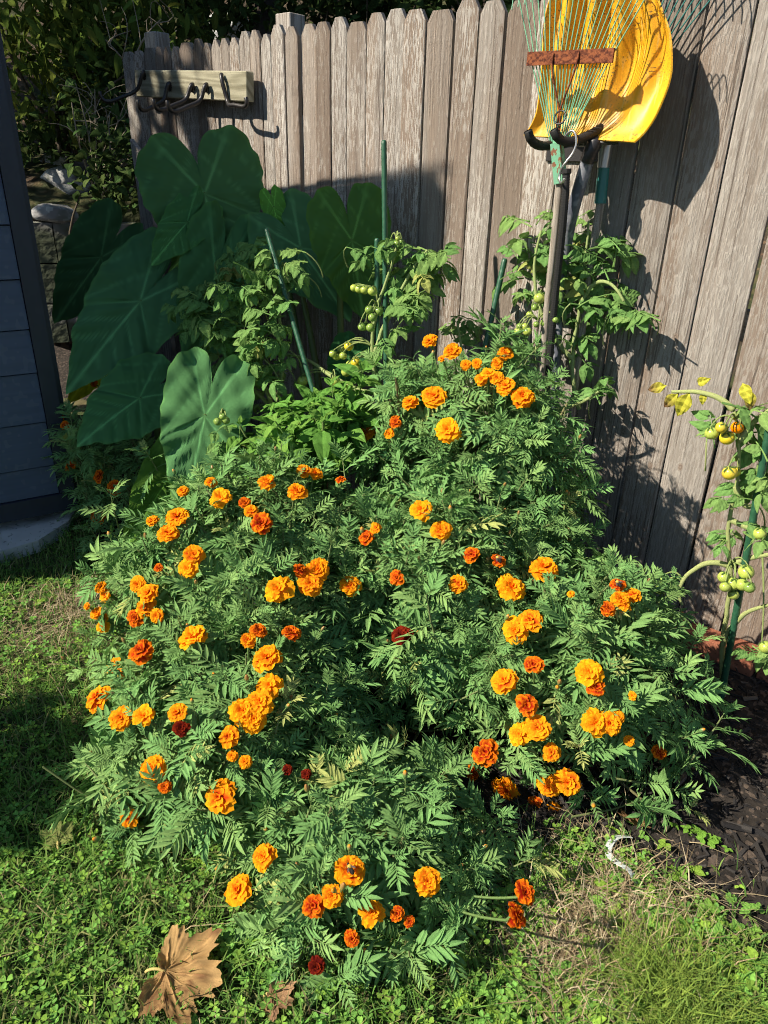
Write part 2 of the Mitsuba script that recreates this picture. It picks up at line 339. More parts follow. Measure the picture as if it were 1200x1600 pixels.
# retaining wall: concrete blocks
k = thing('retaining_wall', 'low grey concrete retaining wall at the foot of the hillside beside the dark blue wall', 'wall')
rng = np.random.default_rng(5)
for row in range(3):
    for q in range(-9, 9):
        c = W0 + wdir * (q * .46 + (row % 2) * .23) + wn * (.0 + .02 * row + rng.uniform(-.006, .006))
        M = np.eye(4); M[:2, 0], M[:2, 1], M[:2, 3] = wdir, wn, c
        b = trimesh.creation.box(bounds=[[.004, -.12, .02 + row * .31], [.456, .12, .02 + row * .31 + .30]])
        b = b.subdivide().subdivide(); b.vertices += .012 * (meshkit.fbm(b.vertices * 9 + q * 3 + row, 3)[:, None] - .5)
        b.apply_transform(M); put(k + '__block', b, 'old_concrete')
def boulder(name, label, p, s, seed, rot=0):
    b = trimesh.creation.icosphere(3, 1.0); v = np.array(b.vertices)
    d = .65 + .55 * meshkit.fbm(v * 1.5 + seed * 7, 4, seed)
    v = v * d[:, None]; rr = np.random.default_rng(seed)
    for _ in range(9):                                               # broken faces
        q = nrm(rr.normal(size=3)); h = rr.uniform(.55, .8); e = v @ q - h; v -= np.where(e > 0, e, 0)[:, None] * q
    c, s_ = math.cos(rot), math.sin(rot); v = v * s; v = v @ np.array([[c, s_, 0], [-s_, c, 0], [0, 0, 1]])
    b.vertices = v + p; kk = put(name, b, 'stone', smooth=28); labels[kk] = {'label': label, 'category': 'rock'}
def on_hill(px, py):                          # where the sight line meets the hillside
    d = ray(px, py); t = np.arange(2.5, 28, .02); P = CAM + d * t[:, None]
    hit = np.nonzero(P[:, 2] < hill_z(P[:, 0], P[:, 1]))[0]
    return P[hit[0]] if len(hit) else P[-1]
pw = ground_at(104, 330, 1.0)
boulder('rock', 'pale jagged rock lying on top of the retaining wall', np.array([*(W0 + wdir * ((pw[:2] - W0) @ wdir) - wn * 0.0), 1.0]), (.20, .14, .10), 3, .8)
boulder('rock', 'upper of two bluish grey rocks half buried in the hillside', on_hill(118, 262) + [0, 0, .02], (.34, .2, .15), 5, .5)
boulder('rock', 'lower of two bluish grey rocks half buried in the hillside', on_hill(108, 286), (.26, .2, .15), 8, .3)
boulder('rock', 'large dark rock on the slope above the left end of the fence', on_hill(340, 46) + [0, 0, -.1], (.6, .4, .36), 11, .2)
boulder('rock', 'small flat rock on the slope left of the large dark one', on_hill(298, 52), (.26, .2, .1), 14, .2)

# ------------------------------------------------------------------ fence
FZ = 1.872
gaps = [-3.58, -3.49, -3.405, -3.31, -3.249, -3.193, -3.132, -3.03, -2.961, -2.905, -2.843, -2.781, -2.72, -2.647, -2.585, -2.521, -2.443, -2.364, -2.278, -2.196, -2.118,
        -2.023, -1.939, -1.849, -1.756, -1.646, -1.55, -1.452, -1.335, -1.221, -1.10, -.969, -.84, -.717, -.574, -.431, -.288, -.145, 0, .143, .286, .43, .573, .716, .86, 1.0, 1.143, 1.286]
fence = thing('wooden_fence', 'weathered brown grey wooden picket fence with clipped tops behind the flower bed', 'fence')
rng = np.random.default_rng(2)
wide_gap = {-1.452: .011, -1.646: .012, -1.756: .004, -2.364: .012, -2.443: .010, -.969: .004, -.84: .009, -.574: .010, -.717: .006, -.431: .006}
for q in range(len(gaps) - 1):
    gl, gr = wide_gap.get(gaps[q], .003), wide_gap.get(gaps[q + 1], .003)
    if gaps[q + 1] in (-1.335, -1.10): gr = .0015
    if gaps[q] in (-1.335, -1.10): gl = .0015
    x0, x1 = gaps[q] + gl / 2, gaps[q + 1] - gr / 2
    zt = FZ + rng.uniform(-.014, .012) + (.0 if x0 > -2.9 else -.006); zb = .02 + rng.uniform(-.012, .012)
    th, dy = .017, rng.uniform(-.004, .004)
    cw, ch = (.020, .032) if x1 - x0 < .115 else (.030, .042)
    # a box split along its length so that it can warp a little
    zs = np.concatenate([np.linspace(zb, zt - ch, 14), [zt]])
    warp, cup, twist = rng.uniform(-.006, .006), rng.uniform(.0005, .002), rng.uniform(-.006, .006)
    V, U = [], []
    for z in zs:
        s = (z - zb) / (zt - zb); ins = cw if z == zt else 0
        for (fx_, fy_) in ((0, 0), (.06, -.0022), (.5, -.0022 - cup), (.94, -.0022), (1, 0), (1, th), (0, th)):
            xx = x0 + ins + (x1 - x0 - 2 * ins) * fx_ + warp * .5 * math.sin(s * 3.0)
            V.append([xx, dy + fy_ + twist * (s - .5) * (fx_ - .5) + warp * .4 * s * s + (.003 if s < .5 else 0) * 0, z]); U.append([q * 8 + (x1 - x0) * fx_ + (0.0 if fy_ < th else .17), z])
    V, U = np.array(V), np.array(U); m, f = 7, []
    for r in range(len(zs) - 1):
        for c in range(m):
            f.append([r * m + c, r * m + (c + 1) % m, (r + 1) * m + (c + 1) % m, (r + 1) * m + c])
    f = [t for w in f for t in (w[:3], [w[0], w[2], w[3]])]
    for base, flip in ((0, 1), ((len(zs) - 1) * m, 0)):
        for c in range(1, m - 1): f.append([base, base + c + 1, base + c] if flip else [base, base + c, base + c + 1])
    put(fence + '__picket', (V, np.array(f)), 'fence_wood', uv=U)
def plank(base, lo, hi, bsdf, M=None, along=2, sub=None, bevel=.003):
    """a board with small chamfers, uv = (across, along)"""
    lo, hi = np.array(lo, float), np.array(hi, float)
    import manifold3d as m3
    c, h = (lo + hi) / 2, (hi - lo) / 2
    pts = [[sx * (h[0] - (bevel if ax != 0 else 0)), sy * (h[1] - (bevel if ax != 1 else 0)), sz * (h[2] - (bevel if ax != 2 else 0))] for ax in range(3) for sx in (-1, 1) for sy in (-1, 1) for sz in (-1, 1)]
    mesh = trimesh.convex.convex_hull(np.array(pts))
    v, f = np.array(mesh.vertices), np.array(mesh.faces); v = v[f].reshape(-1, 3); f = np.arange(len(v)).reshape(-1, 3)
    o = [a for a in range(3) if a != along]
    uv = np.stack([v[:, o[0]] + v[:, o[1]] * .9 + (c[o[0]] + c[o[1]]) * 3.7, v[:, along] + c.sum() * 2.3], 1)
    v = v + c
    if M is not None: v = v @ np.asarray(M)[:3, :3].T + np.asarray(M)[:3, 3]
    return put(base, (v, f), bsdf, uv=uv)
for z in (.32, .97, 1.58):
    plank(fence + '__rail', [-3.58, .024, z], [1.28, .060, z + .088], 'post_wood', along=0)
pt = at(441, 20, .064)
for x, zt in ((-3.50, 1.84), (pt[0], pt[2]), (-.1, 1.84)):
    plank(fence + '__post', [x - .042, .064, -.1], [x + .042, .148, zt], 'post_wood')
P = at(243, 70, .9)
k = plank('post', [P[0] - .06, .86, 0], [P[0] + .06, .97, P[2] + .065], 'post_wood', bevel=.006)
labels[k] = {'label': 'pale bluish wooden post top showing above the left end of the fence', 'category': 'post'}
# the slanting board against the fence's left end
A, B, C_ = at(206, 212, -.13), at(224, 246, -.13), at(240, 352, -.13)
M = np.eye(4); d = nrm(C_ - B); M[:3, 2] = -d; M[:3, 1] = nrm(np.cross(-d, [1, 0, 0])); M[:3, 0] = np.cross(M[:3, 1], M[:3, 2]); M[:3, 3] = B
v_top = A - B
prof = np.array([[-.09, 0, .085], [0, 0, 0], [0, 0, -1.5], [-.09, 0, -1.5]]); bv = np.vstack([prof, prof + [0, .022, 0]])
bf = [[0, 2, 1], [0, 3, 2], [4, 5, 6], [4, 6, 7], [0, 1, 5], [0, 5, 4], [1, 2, 6], [1, 6, 5], [2, 3, 7], [2, 7, 6], [3, 0, 4], [3, 4, 7]]
bw = bv @ M[:3, :3].T + M[:3, 3]; bv2, bf2 = bw[np.array(bf)].reshape(-1, 3), np.arange(36).reshape(-1, 3)
k = put('board', (bv2, bf2), 'post_wood', uv=np.stack([bv[np.array(bf)].reshape(-1, 3)[:, 0], bv[np.array(bf)].reshape(-1, 3)[:, 2]], 1))
labels[k] = {'label': 'grey board with a slanting top leaning at the left end of the fence', 'category': 'board'}

# ------------------------------------------------------------------ brick edging along the fence's foot
k = thing('brick_edging', 'row of reddish brown edging bricks along the foot of the fence', 'edging')
rng = np.random.default_rng(8); x = -2.4
while x < 1.2:
    L = .235; M = trimesh.transformations.rotation_matrix(rng.uniform(-.05, .05), [0, 0, 1]); M[:3, 3] = [x + L / 2, -.062 + rng.uniform(-.008, .008), 0]
    M = M @ trimesh.transformations.rotation_matrix(rng.uniform(-.05, .05), [0, 1, 0]) @ trimesh.transformations.rotation_matrix(rng.uniform(-.06, .06), [1, 0, 0])
    bb = trimesh.creation.box(bounds=[[-L / 2 + .004, -.045, -.05], [L / 2 - .004, .045, .065]]).subdivide().subdivide()
    w = np.array(bb.vertices); core = np.clip(w, [-L / 2 + .012, -.037, -.042], [L / 2 - .012, .037, .057]); w = core + nrm(w - core) * np.minimum(np.linalg.norm(w - core, axis=1), .008)[:, None]
    bb.vertices = w + .004 * (meshkit.noise(w * 30 + x * 9)[:, None] - .5); bb.apply_transform(M); put(k + '__brick', bb, 'edging', smooth=40); x += L

# ------------------------------------------------------------------ the dark blue shed at the left
Wa = ground_at(118, 790, .1)[:2]; wd = nrm(np.array([-.30, -.954]))          # visible corner, and along the wall towards the camera
kk = 1.99; Wb = Wa + wd * kk; lf = np.array([-.954, .30])                     # lf: into the building
shed = thing('shed', 'dark navy blue shed wall with wide horizontal siding and a darker corner trim', 'shed')
def wall_frame(o, d):
    M = np.eye(4); M[:2, 0] = d; M[:2, 1] = [d[1], -d[0]] if False else [-d[1], d[0]]; M[:2, 3] = o; return M
Mw = wall_frame(Wb, -wd)                       # x from Wb to Wa, y into the building
HB, HA, HM = 4.14, 2.265, -.44                 # roof plane: height at the near corner, at the far corner, slope into the building
def roof_z(x, y): return HB + (HA - HB) * x / kk + HM * y
def cut_box(x0, x1, y0, y1, z0, lift=0.0):
    q = [(x0, y0), (x1, y0), (x1, y1), (x0, y1)]
    return trimesh.convex.convex_hull(np.array([[x, y, z0] for x, y in q] + [[x, y, roof_z(x, y) + lift] for x, y in q]))
bcore = cut_box(.012, kk - .012, .012, 1.6, .10); bcore.apply_transform(Mw); put(shed + '__wall', bcore, 'trim_paint')
zsid = [.115, .20]
marks = [738, 667, 587, 517, 437, 351, 265, 180]                             # courses, read at the photograph's left edge
zs_ = [plane_z for plane_z in []]
def wall_z(px, py):
    d = ray(px, py); nrm2 = np.array([wd[1], -wd[0]]); t = ((Wa - CAM[:2]) @ nrm2) / (d[:2] @ nrm2); return (CAM + d * t)[2]
zc = [wall_z(2, m) for m in marks]; stepz = (zc[-1] - zc[0]) / (len(zc) - 1)
zc = [.175] + zc + [zc[-1] + stepz * (q + 1) for q in range(40) if zc[-1] + stepz * (q + 1) < HB - .1]
for q in range(len(zc) - 1):
    z0, z1 = zc[q] + .002, zc[q + 1] - .004
    for (o, d, L, e) in ((Wb, -wd, kk, 0),):
        Ms = wall_frame(o, d)
        pr = np.array([[0, -.016, z0], [0, -.006, z1], [0, .012, z1], [0, .012, z0]]); a0, a1 = .070, min(L - .055, (HB - .02 - z1) / (HB - HA) * L)
        if a1 < a0 + .05: continue
        v = np.vstack([pr + [a0, 0, 0], pr + [a1, 0, 0]]); f = [[0, 1, 5, 4], [1, 2, 6, 5], [2, 3, 7, 6], [3, 0, 4, 7], [3, 2, 1, 0], [4, 5, 6, 7]]
        f = np.array(f); vq = v[f].reshape(-1, 3); uv = np.stack([vq[:, 0] + q * 1.7, vq[:, 2] + e * 3 + q], 1)
        put(shed + '__siding_board', (vq @ Ms[:3, :3].T + Ms[:3, 3], np.arange(len(vq)).reshape(-1, 4)), 'siding_paint', uv=uv)
def trim(lo, hi, M=None):
    b = trimesh.creation.box(bounds=[lo, hi]); b.apply_transform(Mw if M is None else M); put(shed + '__corner_trim', b, 'trim_paint')
trim([kk - .052, -.024, .176], [kk + .004, .02, HA - .02]); trim([-.0, -.024, .176], [.068, .011, HB - .09])
b = trimesh.creation.box(bounds=[[-.03, -.03, .10], [kk + .006, .011, .174]]); b.apply_transform(Mw); put(shed + '__sill_board', b, 'trim_paint')
b = cut_box(kk - .010, kk + .022, .0, 1.6, .1, -.01); b.apply_transform(Mw); put(shed + '__side_wall', b, 'trim_paint')
q = np.array([[-.03, -.03], [kk + .03, -.03], [kk + .03, 1.65], [-.03, 1.65]]); rf = np.array([[x, y, roof_z(x, y) + .004] for x, y in q]); rf = np.vstack([rf, rf + [0, 0, .03]])
rfF = np.array([[0, 1, 2, 3], [4, 7, 6, 5], [0, 4, 5, 1], [1, 5, 6, 2], [2, 6, 7, 3], [3, 7, 4, 0]])
put(shed + '__roof', (rf @ Mw[:3, :3].T + Mw[:3, 3], rfF), 'roof_shingle')
# the slab at its foot
sp = [ground_at(-420, 1010, .055), ground_at(0, 864, .055), ground_at(60, 846, .055), ground_at(108, 815, .055), ground_at(124, 790, .055)]
sl = Polygon([p[:2] for p in sp] + [(Wa + lf * .3 + [0, .05]), (Wa + wd * 1.6 + lf * .5)]).buffer(.0)
sm = trimesh.creation.extrude_polygon(sl, .16, engine='earcut'); sm.apply_translation([0, 0, -.1])
k = put('concrete_slab', sm, 'concrete'); labels[k] = {'label': 'rough grey concrete slab at the foot of the blue shed wall', 'category': 'slab'}

# ------------------------------------------------------------------ tool hooks, shovel, rakes
GUNMETAL = (.03, .028, .028)
rack = thing('hook_rack', 'pale wooden board with bent steel tool hooks mounted high on the fence', 'tool rack')
def xz(px, py, h): return at(px, py, -h)
tl, tr, br, bl = xz(207, 110, .075), xz(381, 112, .075), xz(394, 162, .075), xz(212, 146, .075)
ex = nrm((tr - tl) * [1, 0, 1]); L = np.linalg.norm(tr - tl); H = .5 * (np.linalg.norm(tr - br))+.5 * np.linalg.norm(tl - bl)
M = np.eye(4); M[:3, 0] = ex; M[:3, 1] = [0, 1, 0]; M[:3, 2] = np.cross(ex, [0, 1, 0]); M[:3, 3] = (tl + tr + br + bl) / 4
plank(rack + '__board', [-L / 2, 0, -H / 2], [L / 2, .040, H / 2], 'rack_wood', M, along=0)
for sx in (-1, 1):
    plank(rack + '__mounting_block', [sx * (L / 2 - .12) - .04, .041, -H / 2 + .01], [sx * (L / 2 - .12) + .04, .071, H / 2 - .01], 'post_wood', M)
def hook(pts):
    m = MB(); m.tube(bez(pts, 26), .0085, 8, GUNMETAL); k = m.put(rack + '__hook', 'black_steel', smooth=True)
for px, y0, y1, arm, dx in ((222, 113, 135, .17, -.10), (320, 133, 150, .2, -.02), (298, 133, 148, .2, -.02), (262, 131, 150, .2, .03)):
    a_, b_ = xz(px + 3, y0 + 10, .078), xz(px, y1, .095)
    up_ = xz(px + 1, y0, .098)
    e_ = b_ + [dx, -arm * .8, -.062]; hook([a_, up_, (up_ + b_) / 2 + [0, -.008, 0], b_ + [dx * .1, -.02, -.012], (b_ + e_) / 2 + [0, 0, -.012], e_, e_ + [dx * .1, -.012, .034]])
a_, b_, c_ = xz(346, 116, .085), xz(356, 160, .088), xz(387, 163, .088)
hook([a_, (a_ + b_) / 2 + [0, -.004, 0], b_, b_ + [.02, -.012, -.010], (b_ + c_) / 2 + [.01, -.02, -.008], c_ + [.02, -.022, -.002], c_ + [.02, -.024, .022]])

# twin prong hanger
hang = thing('tool_hanger', 'pair of black rubber coated prongs holding the rake and shovel on the fence', 'hanger')
for (p0, p1, p2) in (((825, 205), (846, 228), (868, 236)), ((865, 203), (892, 221), (930, 226))):
    A, B, C_ = at(*p0, -.27), at(*p1, -.22), at(*p2, -.005); m = MB()
    m.tube(bez([A, A * .6 + B * .4 + [0, 0, -.012], B, C_], 18), .0125, 10, GUNMETAL); m.put(hang + '__prong', 'black_foam', smooth=True)
A, B = at(866, 236, -.0), at(950, 226, -.0); plank(hang + '__plate', [A[0] - .02, -.014, A[2] - .03], [B[0], -.003, A[2] + .03], 'black_steel', along=0)

# snow shovel: a fluted scoop, blade up
sho = thing('snow_shovel', 'scuffed yellow snow shovel scoop hung blade up on a bent grey shaft', 'shovel')
c0 = (at(822, 212, -.165) + at(1000, 222, -.165)) / 2; W = .45; Hs = .36
su = nrm((at(1000, 222, -.13) - at(822, 212, -.13)) * [1, 0, 1]); sv = np.array([-su[2], 0, su[0]])
nu, nv = 71, 36
uu, vq = np.meshgrid(np.linspace(-1, 1, nu), np.linspace(0, 1, nv))
from scipy.interpolate import PchipInterpolator
hr = PchipInterpolator([0, .06, .2, .41, .62, .83, 1], np.array([.172, .190, .215, .230, .212, .165, .12]) * .965)(vq)
hl = PchipInterpolator([0, .06, .2, .4, .8, 1], np.array([.177, .165, .150, .152, .165, .15]) * .965)(vq)
half = np.where(uu > 0, hr, hl)
depth = .055 * np.sin(np.pi * np.clip(vq * .9 + .1, 0, 1)) * (1 - np.abs(uu) ** 3)                     # hollow towards the fence
flute = .015 * np.cos(uu * np.pi * 4.3 + 1.3 * np.sin(vq * 5.0) + .6 * vq) * np.clip(vq * 3.0 - .2, 0, 1) * np.clip((1 - np.abs(uu)) * 5, 0, 1)
edge = np.clip((np.abs(uu) - .90) / .10, 0, 1)
yy = -.160 + depth + flute - .012 * edge - .012 * np.clip(1 - vq * 8, 0, 1) ** 2
Vf = c0 + (uu * half)[..., None] * su + (vq * Hs + .035 * 0)[..., None] * sv; Vf[..., 1] = yy
V = Vf.reshape(-1, 3); i, j = np.meshgrid(np.arange(nv - 1), np.arange(nu - 1), indexing='ij'); a = (i * nu + j).ravel(); f = np.stack([a, a + nu, a + nu + 1, a + 1], 1)
Nrm = np.zeros_like(V); fn = np.cross(V[f[:, 1]] - V[f[:, 0]], V[f[:, 3]] - V[f[:, 0]])
for q in range(4): np.add.at(Nrm, f[:, q], fn)
Nrm = nrm(Nrm); Nrm *= np.sign(-Nrm[:, 1:2] + 1e-9); Bk = V - Nrm * .0045; n0 = len(V)
ring = np.concatenate([np.arange(nu), np.arange(1, nv) * nu + nu - 1, (nv - 1) * nu + np.arange(nu - 2, -1, -1), np.arange(nv - 2, 0, -1) * nu])
r2 = np.roll(ring, -1); side = np.stack([ring, r2, r2 + n0, ring + n0], 1)
put(sho + '__scoop', (np.vstack([V, Bk]), np.vstack([f, f[:, ::-1] + n0, side])), 'yellow_plastic', smooth=40)
pl = [at(926, 226, -.15), at(909, 280, -.135), at(893, 338, -.12), at(887, 367, -.097), at(877, 451, -.09), at(869, 590, -.085)]
pl.append(pl[-1] + (pl[-1] - pl[-2]) * 1.4)
m = MB(); m.tube(bez(pl, 40), np.interp(np.arange(40), [0, 9, 16, 39], [.0185, .0185, .0135, .0125]), 14); m.put(sho + '__shaft', 'grey_plastic', smooth=True)
m = MB(); s0, s1 = at(929, 222, -.152), at(917, 252, -.144)
m.tube([s0 + [0, .02, .012], s0, s1], [.012, .022, .0205], 12); w0, w1 = c0 + su * -.10 + [0, .03, -.002], c0 + su * .10 + [0, .03, -.002]
m.tube([w0, c0 + [0, .008, -.010], w1], [.006, .011, .006], 8); m.put(sho + '__socket', 'black_steel', smooth=40)

# leaf rake in front
rk = thing('leaf_rake', 'green wire leaf rake with rusty brace bar hanging tines up before the yellow shovel', 'rake')
S0 = at(872, 226, -.205); bar0, bar1 = at(830, 93, -.215), at(956, 88, -.215)
tip0, tip1 = at(811, -2, -.215), at(1033, -46, -.215); NT = 22
def tine(q, NT, S0, bar0, bar1, tip0, tip1, r, key, mat, sp=.012):
    s = q / (NT - 1); B = bar0 + (bar1 - bar0) * s; Tp = tip0 + (tip1 - tip0) * s; Tp = Tp + [0, 0, .022 * math.sin(math.pi * s)]
    st = S0 + (bar1 - bar0) / np.linalg.norm(bar1 - bar0) * (s - .5) * .055 + [0, .004 * (q % 3), .02 * abs(s - .5)]
    pts = np.vstack([np.linspace(st, B, 5)[:-1], np.linspace(B, Tp, 6), [Tp + [0, -.012, .006], Tp + [0, -.03, -.006], Tp + [0.002, -.034, -.03]]])
    m = MB(); m.tube(pts, r, 6); m.put(key + '__tine', mat, smooth=True)
for q in range(NT): tine(q, NT, S0, bar0, bar1, tip0, tip1, 0.0016, rk, 'mint_paint')
mid = (bar0 + bar1) / 2; bu = nrm(bar1 - bar0); M = np.eye(4); M[:3, 0] = bu; M[:3, 1] = nrm(np.cross([0, 0, 1], bu)); M[:3, 2] = np.cross(M[:3, 0], M[:3, 1]); M[:3, 3] = mid
Lb = np.linalg.norm(bar1 - bar0) / 2 + .008
pr = [(-Lb, -.006), (Lb, -.006)]
bm = trimesh.creation.box(bounds=[[-Lb, -.010, -.015], [Lb, -.0035, .017]]); bm2 = trimesh.creation.box(bounds=[[-Lb, -.0035, .013], [Lb, .008, .017]])
bm = trimesh.util.concatenate([bm.subdivide().subdivide(), bm2.subdivide()]); bm.apply_transform(M); put(rk + '__brace_bar', bm, 'rust')
for s in (-.045, .03):
    e = S0 + [s * .12, -.012, .095]; m = MB(); m.tube(bez([S0 + [s * .12, -.012, -.0], e, mid + bu * s * 1.0 + M[:3, 1] * -.014 + [0, 0, -.005], mid + bu * s * 1.0 + M[:3, 1] * -.012 + [0, 0, .012]], 14), .0026, 6); m.put(rk + '__brace_rod', 'rust', smooth=True)
Hb = at(876, 268, -.20)
hd = nrm(S0 - Hb); M = frame(hd, [0, -1, 0], S0 - hd * .055); b = trimesh.creation.box(bounds=[[-.045, -.014, .004], [.060, .014, .020]]); b.apply_transform(M); put(rk + '__clamp', b, 'mint_paint_chipped')
m = MB(); a = np.linspace(0, 2 * np.pi, 15); cc_ = S0 + [.004, -.014, .066]; m.tube(np.stack([cc_[0] + .017 * np.cos(a), cc_[1] + .004 * np.sin(a), cc_[2] + .017 * np.sin(a)], 1), .0024, 6); m.put(rk + '__spring_ring', 'black_steel', smooth=True)
m = MB(); m.tube([S0 + hd * .03, S0, Hb - hd * .008], [.012, .015, .0162], 12); m.put(rk + '__ferrule', 'mint_paint', smooth=40)
hp = [Hb, at(867, 367, -.19), at(858, 451, -.175), at(849, 560, -.16)]; hp.append(hp[-1] + (hp[-1] - hp[-2]) * 1.15)
def rod(key, pts, r, mat):
    P = bez(pts, 24); m = MB(); m.tube(P, r, 14); v, f = m.mesh(); d = np.linalg.norm(v - P[0], axis=1); a = np.tile(np.arange(14) / 14 * .1, len(P)); a = np.concatenate([a, [0, 0]])
    return put(key, (v, f), mat, smooth=True, uv=np.stack([a, d], 1))
rod(rk + '__handle', hp, .0112, 'handle_wood')

# second rake, behind the shovel
r2k = thing('leaf_rake', 'second leaf rake with dark teal socket hanging half hidden behind the yellow shovel', 'rake')
Q0 = at(948, 215, -.055)
b0, b1, t0, t1 = Q0 + [-.05, 0, .21], Q0 + [.13, 0, .19], Q0 + [-.12, .0, .42], Q0 + [.27, 0, .36]
for q in range(18): tine(q, 18, Q0, b0, b1, t0, t1, 0.0018, r2k, 'teal_paint')
Qh = at(943, 262, -.055); qd = nrm(Q0 - Qh)
m = MB(); m.tube([Q0 + qd * .03, Q0, Qh], [.024, .022, .0175], 12); m.put(r2k + '__ferrule', 'bright_steel', smooth=40)
Qe = at(938, 318, -.055); m = MB(); m.tube([Qh + qd * .004, Qe], .0172, 12); m.put(r2k + '__socket', 'teal_paint', smooth=40)
hp = [Qe, at(925, 400, -.06), at(900, 590, -.07)]; hp.append(hp[-1] + (hp[-1] - hp[-2]) * 1.2); rod(r2k + '__handle', hp, .0125, 'handle_wood')

# black ribbed hose pole on an S hook
hs = thing('black_pole', 'long black ribbed pole hung by a steel S hook beside the wooden rake handle', 'pole')
P0 = [at(885, 264, -.222), at(878, 367, -.212), at(869, 451, -.195), at(859, 560, -.18)]; P0.append(P0[-1] + (P0[-1] - P0[-2]) * 1.0)
P = bez(P0, 330); rr = .0104 + .0005 * (np.arange(330) % 3 == 0); rr[:6] = .014
m = MB(); m.tube(P, rr, 10); m.put(hs + '__tube', 'black_foam', smooth=25)
h = at(893, 222, -.222); m = MB()
m.tube(bez([h + [-.02, .0, .0], h + [-.018, .0, .018], h + [.0, .0, .027], h + [.012, 0, .012], h + [.008, -.004, -.03], h + [-.012, -.012, -.062], h + [-.018, -.012, -.088], h + [-.004, -.024, -.102], h + [.008, -.03, -.09]], 40), .0033, 7); m.put(hs + '__hook', 'bright_steel', smooth=True)

# ------------------------------------------------------------------ green plastic stakes
def stake(top, bot, label, r=.0085):
    d = nrm(np.asarray(bot) - top); L = (top[2] + .08) / -d[2]; P = top + d * np.linspace(0, L, max(60, int(L / .006)))[:, None]
    rr = r * (1 + .05 * (np.arange(len(P)) % 4 == 0)); rr[0] *= .6
    m = MB(); m.tube(P, rr, 9); k = key_fast('garden_stake'); scene[k] = m.shape('stake_plastic', smooth=True); labels[k] = {'label': label, 'category': 'stake', 'group': 'green garden stakes'}
stake(at(600, 219, -.36), at(603, 560, -.42), 'tallest green garden stake, upright in the middle of the fence')
stake(at(589, 372, -.40), at(590, 560, -.42), 'short green stake just left of the tallest one, among the ripening tomatoes')
stake(at(416, 357, -.55), at(482, 585, -.62), 'green stake tilting right at the bluish tomato bush in the shade')
stake(at(789, 404, -.09), at(762, 525, -.16), 'green stake tilting left against the fence, left of the tools', .0095)
stake(at(1211, 620, -.30), at(1132, 1060, -.27), 'thick green stake beside the rightmost tomato plant', .0098)

# ------------------------------------------------------------------ leaves: prototypes as (v, f, c), one unit long, base at the origin, along +x, face +z
def leaflet(L, w, fold=.25, curl=.2, n=4, c0=(1, 1, 1), serr=0.0, tip=1.0):
    """a folded, curled blade; columns left edge, midrib, right edge"""
    t = np.linspace(0, 1, n + 1); prof = np.sin(np.pi * np.clip(t, 0, 1) ** .8) ** .85 * w * .5
    prof[0] = w * .06; prof[-1] = 0
    if serr: prof = prof * (1 + serr * (np.arange(n + 1) % 2 - .5))
    z = -curl * L * t ** 2
    V = np.concatenate([np.stack([t * L, prof, z + prof * fold], 1), np.stack([t * L, prof * 0, z], 1), np.stack([t * L, -prof, z + prof * fold], 1)])
    m = n + 1; f = []
    for i in range(n):
        for a in (0, m):
            q = [a + i, a + m + i, a + m + i + 1, a + i + 1]
            if i == n - 1: f.append([a + i, a + m + i, a + m + i + 1])
            else: f += [q[:3], [q[0], q[2], q[3]]]
    C = np.ones((3 * m, 3)) * np.asarray(c0); C[m:2 * m] *= [1.18, 1.12, 1.15]
    return V, np.array(f), C
def place(V, pos, d, up, s=1.0):
    M = frame(d, up, pos, s); return V @ M[:3, :3].T + M[:3, 3]
def pinnate(rng, pairs=6, lw=.19, ll=.38, droop=.25, n=3):
    """a marigold leaf: pairs of toothed lance leaflets along a thin rib, and one at the end"""
    m = MB(); t = np.linspace(0, .72, 6); rz = -droop * t ** 2
    m.tube(np.stack([t, t * 0, rz], 1), np.linspace(.012, .006, 6), 3, (1.25, 1.15, 1.1), cap=False)
    for q in range(pairs):
        s = .16 + .56 * q / (pairs - 1); ln = ll * (.55 + .45 * math.sin(math.pi * (.15 + .7 * s))) * rng.uniform(.88, 1.1)
        for sd in (-1, 1):
            ang = math.radians(rng.uniform(44, 62) - 14 * s); d = np.array([math.cos(ang), sd * math.sin(ang), rng.uniform(-.05, .22) - droop * s])
            V, f, C = leaflet(ln, ln * lw * 1.45 * rng.uniform(.85, 1.15), rng.uniform(.2, .6), rng.uniform(0, .3), n, np.ones(3) * rng.uniform(.86, 1.12))
            m.add(place(V, [s + rng.uniform(-.012, .012), 0, -droop * s * s], d, [rng.uniform(-.2, .2), sd * .3 * rng.uniform(-.5, 1), 1]), f, C)
    V, f, C = leaflet(ll * 1.0, ll * lw * 1.5, .4, .25, n); m.add(place(V, [.71, 0, rz[-1]], [1, 0, -2 * droop * .72], [0, 0, 1]), f, C)
    v, f = m.mesh(); return v, f, m.col()
